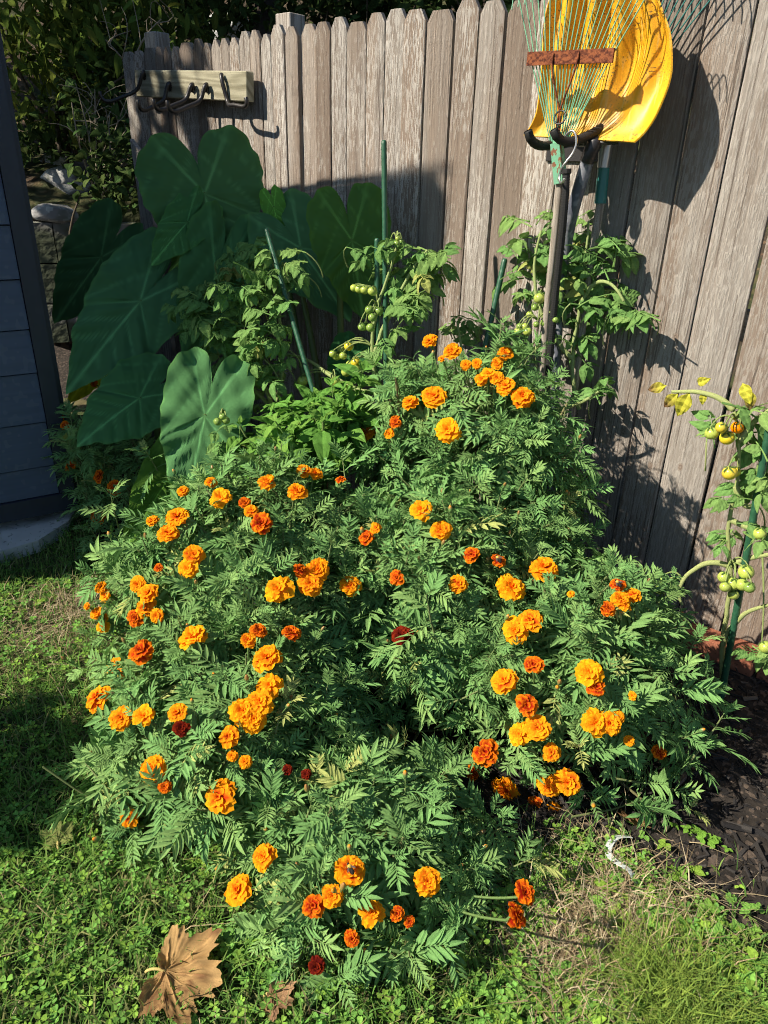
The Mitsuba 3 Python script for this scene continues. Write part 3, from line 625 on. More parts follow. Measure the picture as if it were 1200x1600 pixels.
def ovate(rng, L=1.0, w=.55, lobes=0.0, n=6, pucker=.03, fold=.18, curl=.35, teeth=.0, vein=1.25):
    """a broad leaf with a relief between the side veins: columns -1, -.5, 0, .5, 1"""
    t = np.linspace(0, 1, n + 1); pr = (np.sin(np.pi * t ** .72)) ** .8 * w * .5; pr[0], pr[-1] = w * .05, 0
    cols = (-1, -.52, 0, .52, 1); V, C = [], []
    for i in range(n + 1):
        for q, s in enumerate(cols):
            tooth = 1 + teeth * (((i * 2 + q) % 2) - .5) * (abs(s) == 1)
            y = s * pr[i] * tooth; x = t[i] * L - (.10 * L * abs(s) if False else 0) + .10 * abs(s) * L * (1 - t[i])
            z = -curl * L * t[i] ** 2 + abs(y) * fold + pucker * (abs(s) == .52) * (1 if i % 2 else -.2) + rng.uniform(-.5, .5) * pucker * .5 * (abs(s) == 1)
            V.append([x, y, z]); C.append(np.ones(3) * (vein if s == 0 else 1.0) * rng.uniform(.94, 1.06))
    f = []; m = 5
    for i in range(n):
        for q in range(4): f += [[i * m + q, (i + 1) * m + q, (i + 1) * m + q + 1], [i * m + q, (i + 1) * m + q + 1, i * m + q + 1]]
    return np.array(V), np.array(f), np.array(C)
def tomato_leaf(rng, pairs=2, droop=.55):
    m = MB(); t = np.linspace(0, .75, 6)
    m.tube(np.stack([t, t * 0, -droop * t ** 2], 1), np.linspace(.022, .012, 6), 4, (1.3, 1.25, 1.2), cap=False)
    for q in range(pairs):
        s = .28 + .42 * q / max(pairs - 1, 1)
        for sd in (-1, 1):
            V, f, C = ovate(rng, rng.uniform(.30, .42), rng.uniform(.22, .30), n=7, pucker=.016, fold=rng.uniform(-.2, .3), curl=rng.uniform(.2, .9), teeth=.34)
            ang = math.radians(rng.uniform(48, 75)); m.add(place(V, [s, sd * .02, -droop * s * s], [math.cos(ang), sd * math.sin(ang), rng.uniform(-.45, .1)], [0, sd * rng.uniform(-.1, .5), 1]), f, C)
            if rng.random() < .6:
                V, f, C = ovate(rng, .13, .10, n=4, pucker=.006, teeth=.3); m.add(place(V, [s + .1, sd * .01, -droop * s * s], [.5, sd * .8, -.2], [0, 0, 1]), f, C)
    V, f, C = ovate(rng, .42, .32, n=7, pucker=.018, curl=.5, teeth=.34); m.add(place(V, [.74, 0, -droop * .55], [1, 0, -1.0], [0, 0, 1]), f, C)
    v, f = m.mesh(); return v, f, m.col()

# ------------------------------------------------------------------ marigolds
DOMES = np.array([(-1.14, -.47, .43, .38, .26, .52), (-1.42, -1.08, .24, .41, .42, .40), (-1.0, -.83, .23, .35, .30, .37),
                  (-.65, -.72, .20, .31, .35, .29), (-1.14, -1.40, .13, .34, .30, .29), (-.75, -1.43, .04, .27, .25, .225)])
def implicit(P, i): return np.linalg.norm((P - DOMES[i, :3]) / DOMES[i, 3:], axis=-1)
def on_domes(px, py, grow=.025):
    """where the sight line of a flower meets the plants' outer surface, the plant, and the surface's normal"""
    d = ray(px, py); t = np.arange(.9, 3.6, .004); P = CAM + d * t[:, None]
    g = np.stack([np.linalg.norm((P - D[:3]) / (D[3:] + grow), axis=1) for D in DOMES], 1)
    lo = g.min(1); hit = np.nonzero(lo < 1)[0]
    q = hit[0] if len(hit) else int(np.argmin(lo))
    i = int(np.argmin(g[q])); D = DOMES[i]; N = nrm((P[q] - D[:3]) / D[3:] ** 2)
    return P[q], i, N, len(hit) > 0
rng = np.random.default_rng(21)
LEAF = np.array([.162, .302, .090])
MP = []
for q in range(8):
    MP.append(pinnate(rng, int(rng.integers(5, 8)), rng.uniform(.13, .18), rng.uniform(.33, .42), rng.uniform(.05, .5), 3))
for q in range(8): MP.append(pinnate(rng, 5, .19, .40, rng.uniform(.05, .5), 2))      # those deep inside, plainer
TONES = np.array([[1, 1, 1], [.82, .9, .9], [1.22, 1.12, .9], [.95, 1.05, 1.15], [2.1, 1.30, .8]])
TONE_P = [.26, .24, .22, .255, .025]
def grow_shoot(P, N, rng, out, stems, scale=1.0, plain=False):
    """a leafy shoot ending at P: opposite pairs of leaves at four nodes, each pair turned a quarter"""
    G = nrm(N * .75 + np.array([0, 0, .55]) + rng.normal(size=3) * .28)
    a = nrm(np.cross(G, rng.normal(size=3))); b = np.cross(G, a)
    stems.tube(np.stack([P - G * .20 * scale + rng.normal(size=3) * .012, P - G * .09 * scale, P]), [.0030, .0025, .0014], 5, np.array([.16, .20, .075]) * rng.uniform(.7, 1.1))
    tone = TONES[rng.choice(5, p=TONE_P)] * rng.uniform(.85, 1.15)
    for node, (back, th, ln) in enumerate(((.0, 32, .055), (.018, 50, .088), (.05, 66, .118), (.095, 82, .135))):
        for sd in (-1, 1):
            if rng.random() < .08: continue
            az = (a if node % 2 == 0 else b) * sd; az = nrm(az + rng.normal(size=3) * .18)
            t = math.radians(th + rng.uniform(-14, 14)); d = G * math.cos(t) + az * math.sin(t)
            s = ln * scale * rng.uniform(.8, 1.22); zz = G - d * (G @ d) + rng.normal(size=3) * .15 + [0, 0, .15]
            out.append((int(rng.integers(8)) + 8 * plain, frame(d, zz, P - G * back * scale, s), tone * rng.uniform(.9, 1.1), s))
def visible_rank(pos, size):
    """how large each leaf shows, nothing for those behind the outermost layer"""
    p = to_px(pos); cell = (p[:, 0] // 14).astype(int) + 1000 * (p[:, 1] // 14).astype(int)
    zb = {}
    for c, z in zip(cell, p[:, 2]): zb[c] = min(zb.get(c, 9), z)
    zmin = np.array([zb[c] for c in cell]); inside = (p[:, 0] > 0) & (p[:, 0] < 1200) & (p[:, 1] > 0) & (p[:, 1] < 1600)
    return np.where((p[:, 2] < zmin + .03) & inside, size / p[:, 2], 0)
LEAF_SHAPES = {}
def leaf_shape(store, protos, base, k, t, bsdf):
    if (store, k, t) not in LEAF_SHAPES:
        v, f, c = protos[k]; LEAF_SHAPES[(store, k, t)] = shape((v, f), bsdf, False, np.clip(c * base * TONES[t], 0, 1))
    return LEAF_SHAPES[(store, k, t)]
def plant_leaves(key, out, store, protos, base, rng, most=300, part='leaf', bsdf='marigold_leaf'):
    pos = np.array([o[1][:3, :3] @ [.5, 0, -.05] + o[1][:3, 3] for o in out]); size = np.array([o[3] for o in out])
    vis = visible_rank(pos, size); rank = np.argsort(-vis); chosen = set(rank[:most].tolist())
    for q in rank[:most]: put_copy(f'{key}__{part}', leaf_shape(store, protos, base, out[q][0], int(rng.choice(5, p=TONE_P)), bsdf), out[q][1])
    rest = [(o[0] + 8 if store == 'marigold' and vis[q] == 0 and o[0] < 8 else o[0], *o[1:]) for q, o in enumerate(out) if q not in chosen]
    if rest:
        mesh, col = merged(protos, [o[0] for o in rest], [o[1] for o in rest], [o[2] * base for o in rest])
        k = put(f'{key}__foliage', mesh, bsdf, color=col); labels[k] = {'kind': 'stuff'}

# flower heads: ruffled petals in rings
def flower_mesh(rng, kind):
    m = MB()
    pal = {'O': ((.96, .42, .010), (.93, .30, .008), (.62, .045, .008)), 'Y': ((.98, .46, .012), (.96, .36, .010), (.80, .10, .01)),
           'R': ((.92, .28, .008), (.78, .12, .008), (.40, .018, .010)), 'D': ((.30, .035, .012), (.20, .016, .010), (.12, .010, .008))}[kind]
    edge, mid, base = (np.array(x) for x in pal)
    rings = ((9, 1.0, 4), (8, .87, 17), (8, .70, 35), (6, .50, 54), (6, .32, 72))
    loose = rng.random() < .5
    if loose: rings = ((8, 1.0, rng.uniform(-6, 6)), (7, .84, 16), (6, .60, 40), (6, .36, 66))   # a looser head of fewer, broader petals
    for r, (n, ln, tilt) in enumerate(rings):
        ph = rng.uniform(0, 6.28)
        for q in range(n):
            if rng.random() < (.14 if loose else .06): continue
            az = ph + 2 * np.pi * (q + rng.uniform(-.25, .25)) / n; tl = math.radians(tilt + rng.uniform(-12, 12)); L = ln * .5 * rng.uniform(.88, 1.1); w = L * rng.uniform(.68, .95) + .04
            t = np.linspace(0, 1, 5); s = np.linspace(-1, 1, 5); Tt, Ss = np.meshgrid(t, s, indexing='ij')
            prof = w * .5 * (.22 + .78 * np.sin(np.clip(Tt * 1.25, 0, 1) * np.pi / 2)) * (1 - .35 * np.clip(Tt - .8, 0, 1) / .2 * np.abs(Ss) * .6)
            x = Tt * L * (1 - .10 * np.abs(Ss) * Tt + .05 * Tt * np.cos(Ss * 7 + q)); y = Ss * prof
            z = .085 * L * np.sin(Ss * 4.2 + rng.uniform(0, 6)) * Tt ** 2 - .22 * L * Tt ** 2.5 + .10 * L * np.abs(Ss) * Tt + rng.uniform(-.04, .04) * L * Tt
            X = x * math.cos(tl) - z * math.sin(tl); Z = x * math.sin(tl) + z * math.cos(tl) + .05 * r / 5
            V = np.stack([X * math.cos(az) - y * math.sin(az), X * math.sin(az) + y * math.cos(az), Z], -1).reshape(-1, 3)
            red = np.clip(({'O': .86, 'Y': .62, 'R': 1.10, 'D': 1.3}[kind] + rng.uniform(-.25, .25)) - Tt + .12 * np.cos(Ss * 5 + q) - .30 * np.abs(Ss), 0, 1) * 2.0 * (1.0 if rng.random() < (.8 if kind in 'OY' else .95) else .25)
            red = np.clip(red, 0, 1)[..., None]; lim = np.clip((np.maximum(np.abs(Ss), Tt) - .72) * 3.4, 0, 1)[..., None]
            C = (mid * (1 - lim) + edge * lim) if kind != 'R' else (mid * (1 - lim) + edge * lim)
            C = C * (1 - red) + base * red; C = C * rng.uniform(.88, 1.1)
            i, j = np.meshgrid(np.arange(4), np.arange(4), indexing='ij'); a = (i * 5 + j).ravel()
            m.add(V, np.stack([a, a + 1, a + 6, a + 5], 1), np.clip(C.reshape(-1, 3), 0, 1))
    return m
FL = {k: [flower_mesh(rng, k).shape('petal', smooth=False) for _ in range(n)] for k, n in (('O', 12), ('Y', 6), ('R', 8), ('D', 3))}
SMALL = FL
def calyx_shape(rng):
    m = MB(); m.tube([[0, 0, -.62], [0, 0, -.40], [0, 0, -.10], [0, 0, .02]], [.05, .11, .155, .12], 8, (.11, .19, .06)); return m
CX = [calyx_shape(rng).mesh()]
bud = MB(); bud.tube([[0, 0, 0], [0, 0, .18], [0, 0, .55], [0, 0, .85], [0, 0, 1.0]], [.10, .26, .30, .20, .08], 8, np.array([(.10, .18, .05), (.12, .21, .06), (.13, .22, .06), (.45, .22, .03), (.70, .25, .02)]))
bud.tube([[0, 0, -2.6], [0, 0, -1], [0, 0, .05]], [.05, .06, .09], 5, (.14, .22, .07), cap=False)
BUD = bud.shape('satin', smooth=True)
bud = MB(); bud.tube([[0, 0, 0], [0, 0, .2], [0, 0, .6], [0, 0, 1.0]], [.10, .24, .26, .12], 8, np.array([(.13, .19, .07), (.16, .20, .08), (.26, .18, .09), (.33, .16, .11)]))
bud.tube([[0, 0, -2.6], [0, 0, -1], [0, 0, .05]], [.05, .06, .09], 5, (.14, .2, .08), cap=False)
BUD2 = bud.shape('satin', smooth=True)
FLOWERS = '''238 813 21 O|277 807 36 O|263 833 34 O|285 767 19 O|330 752 20 O|345 778 34 Y|383 785 20 R|393 798 24 O|408 818 36 R|417 752 30 O|465 768 33 O|475 735 26 O|493 740 23 O|303 866 34 O|293 888 32 Y|247 887 16 R
215 913 27 O|157 917 20 O|165 930 24 Y|232 927 36 O|227 950 34 O|212 965 30 R|245 962 24 O|135 947 12 O|150 958 21 O|162 966 16 O|160 979 21 Y|300 995 46 Y|220 1017 42 R|180 1048 38 O|152 1089 46 O|435 920 46 Y|497 890 38 O|485 912 40 O|468 890 24 R
388 1000 27 O|405 985 29 R|455 988 32 R|417 1028 48 O|421 1071 42 Y|380 1112 46 Y|406 1096 44 Y|396 1124 42 Y|357 1150 36 O|277 1113 31 O|283 1137 26 D|190 1122 38 O|224 1119 38 Y|240 1203 46 O|257 1229 22 R|342 1245 54 O|200 1278 32 O|363 1181 18 O|383 1190 22 O
412 1338 42 O|372 1390 46 O|450 1203 18 D|478 1210 18 D|788 1063 44 O|833 1038 31 R|823 1102 38 R|812 1147 38 Y|840 1138 40 O|862 1175 30 O|758 1175 42 R|738 1207 28 R|788 1236 48 O|857 1230 37 O|887 1222 42 O|835 1257 27 R|865 1267 26 O
547 1360 48 O|668 1377 42 O|820 1395 36 R|808 1431 38 R|490 1415 38 R|520 1400 36 O|581 1425 42 O|494 1510 29 D|550 1467 26 R|621 1427 24 R|671 533 26 O|707 548 28 O|728 570 18 O|745 568 18 O|790 553 27 O|777 568 20 O|752 592 22 O|763 583 24 Y|777 591 24 O|790 603 32 O|816 620 38 O
678 619 38 O|640 628 29 O|618 659 22 R|572 676 29 O|608 677 18 O|700 672 42 Y|533 749 18 R|658 796 38 Y|689 828 33 O|587 825 21 O|572 839 26 R|737 867 28 R|778 875 25 R|717 912 30 O|800 918 46 Y|850 887 46 O|828 968 40 O|806 985 46 Y|620 902 26 R|628 993 33 D|548 915 34 O
965 913 24 R|970 937 30 O|990 928 26 O|977 947 20 O|950 950 26 R|892 928 13 Y|921 1050 42 Y|932 1074 31 R|931 1129 44 Y|953 1130 38 O|967 1120 20 O|988 1087 15 Y|1030 1175 25 R|983 1157 17 O|640 1440 18 R|690 560 14 O'''
PLANT_LABELS = ['tallest marigold plant, at the back of the bed against the fence below the tools', 'marigold plant at the left of the bed next to the large elephant ear leaves',
                'marigold plant in the middle of the mass, with few flowers', 'marigold plant at the right of the bed leaning over the dark mulch',
                'marigold plant at the left front with the large golden flower cluster', 'lowest marigold plant, at the front edge beside the brown maple leaf and lawn']
MK = [thing('marigold_plant', l, 'flower', 'orange marigold plants of the sunny bed') for l in PLANT_LABELS]
FP = []
def add_flower(key, P, N, size, kind, rng, calyx_len=1.0):
    n = nrm(N); M = frame(np.cross(n, nrm(rng.normal(size=3))), n, P, size)
    fk = put_copy(f'{key}__flower', FL[kind][int(rng.integers(len(FL[kind])))], M)
    return fk
fl_calyx = {}
for e in FLOWERS.replace('\n', '|').split('|'):
    px, py, dpx, kind = e.split(); px, py, dpx = float(px), float(py), float(dpx)
    P, i, N, hit = on_domes(px, py)
    if px > 800 and py > 1380: P = ground_at(px, py, .21)                 # two heads lean out over the lawn
    depth = to_px(P)[2]
    n = nrm(N * .55 + nrm(CAM - P) * .45 + np.array([0, -.05, .40]) + rng.normal(size=3) * .16)
    size = dpx / F * depth * 1.03
    fk = add_flower(MK[i], P, n, size, kind, rng); FP.append((P, i, size))
    cm = MB(); v, f = CX[0]; Mx = frame(np.cross(n, [.3, .5, .1]), n, P, size); cm.add(v @ Mx[:3, :3].T + Mx[:3, 3], f, (.10, .17, .055))
    b = P - n * size * .6; e_ = P - N * .16 - [0, 0, .10]
    if px > 800 and py > 1380: e_ = P + (DOMES[i, :3] - P) * .45 - [0, 0, .04]
    cm.tube(bez([b, (b + e_) / 2 - [0, 0, .012], e_], 7), [.0026] * 7, 5, (.11, .18, .05))
    cm.put(fk + '__calyx', 'satin', smooth=True)
STRAY = [[(600, 565), (615, 600), (590, 640), (640, 560), (770, 560), (845, 545), (880, 640), (905, 700), (860, 590), (920, 760)],
         [(180, 850), (160, 900), (140, 990), (250, 790), (310, 745), (400, 735), (135, 1040), (450, 720)],
         [(540, 720), (560, 690), (600, 700), (640, 860)],
         [(1085, 1000), (1120, 1085), (1085, 1160), (1050, 1235), (1080, 1255), (1010, 1250), (1050, 950), (1100, 1050), (940, 1240), (1060, 1190), (1130, 1120)],
         [(150, 1255), (180, 1310), (140, 1180), (250, 1330), (300, 1360), (160, 1225), (210, 1290)],
         [(460, 1505), (520, 1540), (600, 1545), (640, 1500), (690, 1470), (760, 1340), (800, 1290), (760, 1275), (850, 1300), (420, 1460), (560, 1560), (830, 1330), (720, 1420)]]
for i, D in enumerate(DOMES):
    rng = np.random.default_rng(100 + i); out, stems = [], MB()
    n_sh = int(192 * (D[3] * D[4] + D[3] * D[5] + D[4] * D[5]) / .40)
    pts = []
    while len(pts) < n_sh:
        u = nrm(rng.normal(size=3)); u[2] = abs(u[2]) if rng.random() < .75 else u[2]
        inner = rng.random() < .22; k = rng.uniform(.55, .85) if inner else rng.uniform(.88, 1.07)
        P = D[:3] + u * D[3:] * k * (1 + .50 * (meshkit.fbm(u * 3.0 + i * 5, 2, i) - .5))
        if P[2] < .05 or P[1] > -.07: continue
        if any(implicit(P, j) < .86 for j in range(len(DOMES)) if j != i): continue
        N = nrm(u / D[3:])
        if N[1] > .75 and i == 0 and rng.random() < .5: continue
        if pts and not inner and min(np.linalg.norm(P - q) for q in pts[-60:]) < .030: continue
        pts.append(P); grow_shoot(P, N, rng, out, stems, rng.uniform(.60, .98), inner)
    for q in STRAY[i]:
        for w in range(1):
            P, j_, N, h_ = on_domes(q[0] + rng.normal() * 8, q[1] + rng.normal() * 8, .03)
            if P[2] > .03: pts.append(P); grow_shoot(P, nrm(N + rng.normal(size=3) * .3), rng, out, stems, rng.uniform(.7, .95))
    base = np.array([D[0], D[1], 0.0])
    for q in range(9):
        e = pts[int(rng.integers(len(pts)))]; stems.tube(bez([base + rng.normal(size=3) * [.03, .03, 0], (base * .5 + e * .5) + rng.normal(size=3) * .03, e], 8), np.linspace(.007, .003, 8), 6, np.array([.17, .16, .07]) * rng.uniform(.7, 1.2))
    # keep the flower heads clear of most leaves in front of them
    fpos = np.array([f[0] for f in FP]); keep = []
    for o in out:
        c = o[1][:3, :3] @ [.5, 0, 0] + o[1][:3, 3]; dd = fpos - c; dist = np.linalg.norm(dd, axis=1); q = int(np.argmin(dist))
        toward = (c - fpos[q]) @ nrm(CAM - fpos[q]); side = np.linalg.norm((c - fpos[q]) - toward * nrm(CAM - fpos[q]))
        if toward > -.01 and toward < .12 and side < FP[q][2] * .5 + o[3] * .36 and rng.random() < .9: continue
        keep.append(o)
    k = stems.put(MK[i] + '__stem', 'matte', smooth=True); labels[k] = {'kind': 'stuff'}
    plant_leaves(MK[i], keep, 'marigold', MP, LEAF, rng)
    for q in range(20):                                              # buds standing out of the leaves
        P = pts[int(rng.integers(len(pts)))]; N = nrm(P - D[:3]); n = nrm(N * .6 + [0, 0, .9] + rng.normal(size=3) * .25)
        put_copy(MK[i] + '__flower_bud', BUD if rng.random() < .6 else BUD2, frame(np.cross(n, [.4, .1, .2]), n, P + n * rng.uniform(.02, .05), rng.uniform(.013, .022)))

# ------------------------------------------------------------------ marigold in the shade beside the shed
SHADE_LABEL = 'dark marigold plant with small deep red flowers in the shade of the blue shed wall'
ms = thing('marigold_plant', SHADE_LABEL, 'flower')
rng = np.random.default_rng(300); out, stems, pts = [], MB(), []
sc_ = np.array([-2.36, -.82, .20]); sr = np.array([.26, .24, .30])
sh_pts = [(95, 668, -.98), (112, 735, -.98), (150, 752, -.95), (182, 770, -.92), (150, 812, -.98), (118, 690, -.95), (180, 700, -.85), (200, 730, -.85), (160, 790, -.95), (190, 830, -.95), (130, 770, -.96), (215, 790, -.85), (140, 840, -1.0), (100, 700, -1.0), (170, 860, -1.0), (205, 690, -.8), (230, 720, -.8)]
for q in range(70):
    px, py, yy = sh_pts[q % len(sh_pts)]; P = at(px + rng.normal() * 18, py + rng.normal() * 22, yy + rng.normal() * .05)
    if P[2] < .03: continue
    pts.append(P); grow_shoot(P, nrm([.1, -.5, .7]), rng, out, stems, .85)
for q in range(8):
    e = pts[int(rng.integers(len(pts)))]; stems.tube(bez([[-2.33, -.85, 0], [(e[0] - 2.33) / 2, (e[1] - .85) / 2, e[2] * .5], e], 8), np.linspace(.006, .003, 8), 6, (.10, .12, .05))
k = stems.put(ms + '__stem', 'matte', smooth=True); labels[k] = {'kind': 'stuff'}
plant_leaves(ms, out, 'marigold', MP, LEAF, rng)
for px, py, dpx, kind in ((87, 657, 27, 'R'), (102, 665, 15, 'R'), (95, 727, 17, 'R'), (110, 728, 18, 'R'), (154, 744, 20, 'R'), (180, 762, 22, 'R'), (153, 807, 24, 'R'), (103, 803, 10, 'D'), (147, 598, 12, 'R')):
    P = at(px, py, -1.0 if px != 147 else -.75); n = nrm([.35, -.75, .45] + rng.normal(size=3) * .2); d = to_px(P)[2]; size = dpx / F * d * 1.12
    fk = add_flower(ms, P, n, size, kind, rng); cm = MB(); v, f = CX[0]; Mx = frame(np.cross(n, [.3, .5, .1]), n, P, size); cm.add(v @ Mx[:3, :3].T + Mx[:3, 3], f, (.10, .17, .055))
    e_ = P + [.03, .05, -.12]; b = P - n * size * .6; cm.tube(bez([b, (b + e_) / 2, e_], 6), .0025, 5, (.10, .16, .05)); cm.put(fk + '__calyx', 'satin', smooth=True)

# ------------------------------------------------------------------ elephant ears
OUT = np.array([(0, -1.0), (.12, -.88), (.28, -.70), (.43, -.48), (.55, -.22), (.62, .04), (.63, .28), (.57, .48), (.46, .61), (.32, .67), (.19, .65), (.08, .55), (.02, .42), (0, .32)])
def ear(rng, roll=0.0, wav=1.0, tone=(1, 1, 1), cup=.10):
    """a heart-shaped blade: local x across, y from the sinus (+) to the tip (-), z up; the stalk joins at the origin"""
    half = OUT; full = np.vstack([half, half[-2:0:-1] * [-1, 1]])
    pr = np.vstack([full, full[:1]]); th = np.unwrap(np.arctan2(pr[:, 1], pr[:, 0])); rr = np.linalg.norm(pr, axis=1)
    nt, nr_ = 132, 15
    from scipy.interpolate import PchipInterpolator
    tt = np.linspace(th[0], th[-1], nt + 1)[:-1]; rad = PchipInterpolator(th, rr)(tt)
    rad = rad * (1 + .018 * np.sin(tt * 11 + rng.uniform(0, 6)) + .014 * np.sin(tt * 23 + rng.uniform(0, 6)))
    s = np.linspace(0, 1, nr_)[1:]; V, C = [np.zeros(3)], [np.array([1.5, 1.4, 1.3])]
    ph = rng.uniform(0, 6, 4)
    side = np.array([-90, -62, -38, -14, 10, 36, 60])                # side veins, degrees right of the axis
    for q in s:
        x, y = np.cos(tt) * rad * q, np.sin(tt) * rad * q
        ax = np.degrees(np.arctan2(y, np.abs(x)))
        # lateral veins leave the midrib obliquely, two main veins run into the lobes
        mid = np.exp(-(np.abs(x) / .014) ** 2) * (y < .02)
        lobe = np.exp(-(np.abs(np.abs(x) * .86 - y * .52 - .02 * 0) / .014) ** 2) * (y > 0)
        lat_c = (y + np.abs(x) * .62) / .20; fr = lat_c - np.round(lat_c); lat = np.exp(-(np.abs(fr) / .055) ** 2) * (y + np.abs(x) * .62 < .02)
        lat2_c = (np.abs(x) * .5 + y * .35) / .17; fr2 = lat2_c - np.round(lat2_c); lat2 = np.exp(-(np.abs(fr2) / .05) ** 2) * (y + np.abs(x) * .62 >= .02)
        ve = np.clip(mid * 1.0 + lobe * .8 + lat * .55 + lat2 * .35, 0, 1)
        fine = np.sin((y - np.abs(x) * .2) * 60 + x * 22 + ph[0])
        puck = .030 * (np.cos(fr * 2 * np.pi) * -.5) * (y + np.abs(x) * .62 < .02) * np.clip(np.abs(x) * 8, 0, 1) + .020 * (np.cos(fr2 * 2 * np.pi) * -.5) * (y + np.abs(x) * .62 >= .02) * np.clip(np.abs(x) * 8, 0, 1) + .003 * fine
        z = cup * np.abs(x) ** 1.4 - .12 * np.clip(-y, 0, 2) ** 2 - .10 * np.clip(y, 0, 2) ** 2 - .20 * np.clip(np.abs(x) - .32, 0, 1) ** 1.5 + puck
        z = z + wav * q ** 3 * (.040 * np.sin(tt * 6 + ph[1]) + .024 * np.sin(tt * 13 + ph[2])) + roll * x * x * np.sign(x) * 1.2
        V.append(np.stack([x, y, z], 1)); mot = .93 + .14 * meshkit.fbm(np.stack([x * 5 + ph[3], y * 5, x * 0], -1), 3)
        C.append((1 + 1.25 * ve)[:, None] * mot[:, None] * (1 + np.clip(q - .965, 0, 1)[..., None] * 14 * np.array([.5, .4, .0])))
    V = np.vstack(V); C = np.vstack(C) * np.asarray(tone); f = [[0, 1 + k, 1 + (k + 1) % nt] for k in range(nt)]
    for r in range(nr_ - 2):
        a = 1 + r * nt; k = np.arange(nt); b = np.stack([a + k, a + nt + k, a + nt + (k + 1) % nt, a + (k + 1) % nt], 1); f += b[:, [0, 1, 2]].tolist() + b[:, [0, 2, 3]].tolist()
    return V, np.array(f), C
EAR = np.array([.075, .185, .068])
ele = thing('elephant_ear_plant', 'large elephant ear plant with huge heart shaped dark green leaves between shed and fence', 'plant')
BASE = np.array([-2.78, -.36, .0]); BASE2 = np.array([-2.62, -.62, 0]); BASE3 = np.array([-2.05, -.20, 0])
# stalk joint, tip, widest point on the right: photograph pixels and depth each
EARS = [((320, 303, -.36), (354, 446), (414, 296), (0, 0, .25), (1.0, 1.0, 1.0), BASE, .0, 1.0),
        ((292, 348, -.46), (236, 412), (322, 374), (.3, 0, .5), (.9, 1.05, .9), BASE, .2, 1.0),
        ((158, 402, -.30), (84, 506), (208, 436), (.2, 0, .2), (.85, .95, 1.0), BASE, .0, 1.0),
        ((219, 471, -.66), (104, 606), (279, 521), (.1, 0, .45), (1.0, 1.05, 1.2), BASE2, .0, 1.0),
        ((218, 622, -.84), (117, 692), (253, 673), (0, 0, .7), (1.0, 1.1, 1.1), BASE2, .0, .8),
        ((320, 650, -.86), (287, 806), (388, 664), (-.1, 0, .2), (1.15, 1.15, 1.2), BASE2, .0, 1.2),
        ((338, 440, -.42), (300, 606), (397, 452), (.2, 0, .1), (.9, 1.0, 1.0), BASE, .0, 1.0),
        ((470, 388, -.20), (546, 497), (521, 352), (-.2, 0, .4), (1.0, 1.05, 1.15), BASE3, .0, 1.0),
        ((550, 376, -.26), (570, 500), (610, 364), (.35, 0, .1), (1.0, .95, .65), BASE3, .15, 1.0),
        ((262, 748, -.90), (192, 864), (300, 771), (.4, 0, .2), (1.3, 1.1, .5), BASE2, .2, 1.0),
        ((158, 560, -.62), (106, 630), (184, 580), (0, 0, .4), (9.0, 3.6, .45), BASE2, .0, 1.0),
        ((300, 388, -.40), (262, 426), (314, 402), (0, 0, .6), (2.2, 1.6, 1.0), BASE, .6, 1.5),
        ((428, 325, -.20), (440, 374), (446, 320), (0, 0, .1), (1.6, 1.8, .8), BASE3, .4, 1.0),
        ((545, 560, -.34), (518, 614), (575, 575), (0, 0, .4), (.6, .8, .7), BASE3, .0, 1.0)]
rng = np.random.default_rng(77)
for q, (a_, t_, w_, bias, tone, base, roll, wav) in enumerate(EARS):
    A = at(*a_); zh = nrm(nrm(CAM - A) + np.array(bias))
    def in_plane(px, py):
        d = ray(px, py); return CAM + d * ((A - CAM) @ zh) / (d @ zh)
    Tp, Wp = in_plane(*t_), in_plane(*w_)
    yv = A - Tp; ly = np.linalg.norm(yv); yh = nrm(yv); xv = Wp - A; xv = xv - yh * (xv @ yh); lx = np.linalg.norm(xv) / .62; xh = nrm(xv)
    if np.cross(xh, yh) @ zh < 0: zh = np.cross(yh, xh)
    else: zh = np.cross(xh, yh)
    if zh @ (CAM - A) < 0: zh = -zh
    V, f, C = ear(rng, roll, wav)
    Vw = A + V[:, :1] * xh * lx + V[:, 1:2] * yh * ly + V[:, 2:] * zh * (lx + ly) / 2
    k = put(ele + '__leaf', (Vw, f), 'big_leaf', smooth=True, color=np.clip(C * EAR * np.asarray(tone), 0, 1))
    if tone[0] > 5: labels[k] = {'label': 'yellowing leaf low down beside the blue wall'}
    if q == 9: labels[k] = {'label': 'yellowish green leaf hanging to the ground'}
    m = MB(); b = base + rng.normal(size=3) * [.04, .04, 0]; top = A - zh * .004
    mid1 = b * .45 + top * .55 + np.array([0, 0, .10]) - zh * .05; m.tube(bez([b, b * .75 + top * .25 + [0, 0, .06], mid1, top - zh * .05 + yh * .05, top], 22), np.linspace(.021, .008, 22), 9, np.array([.10, .16, .045]) * rng.uniform(.8, 1.1))
    m.put(ele + '__stalk', 'satin', smooth=True)

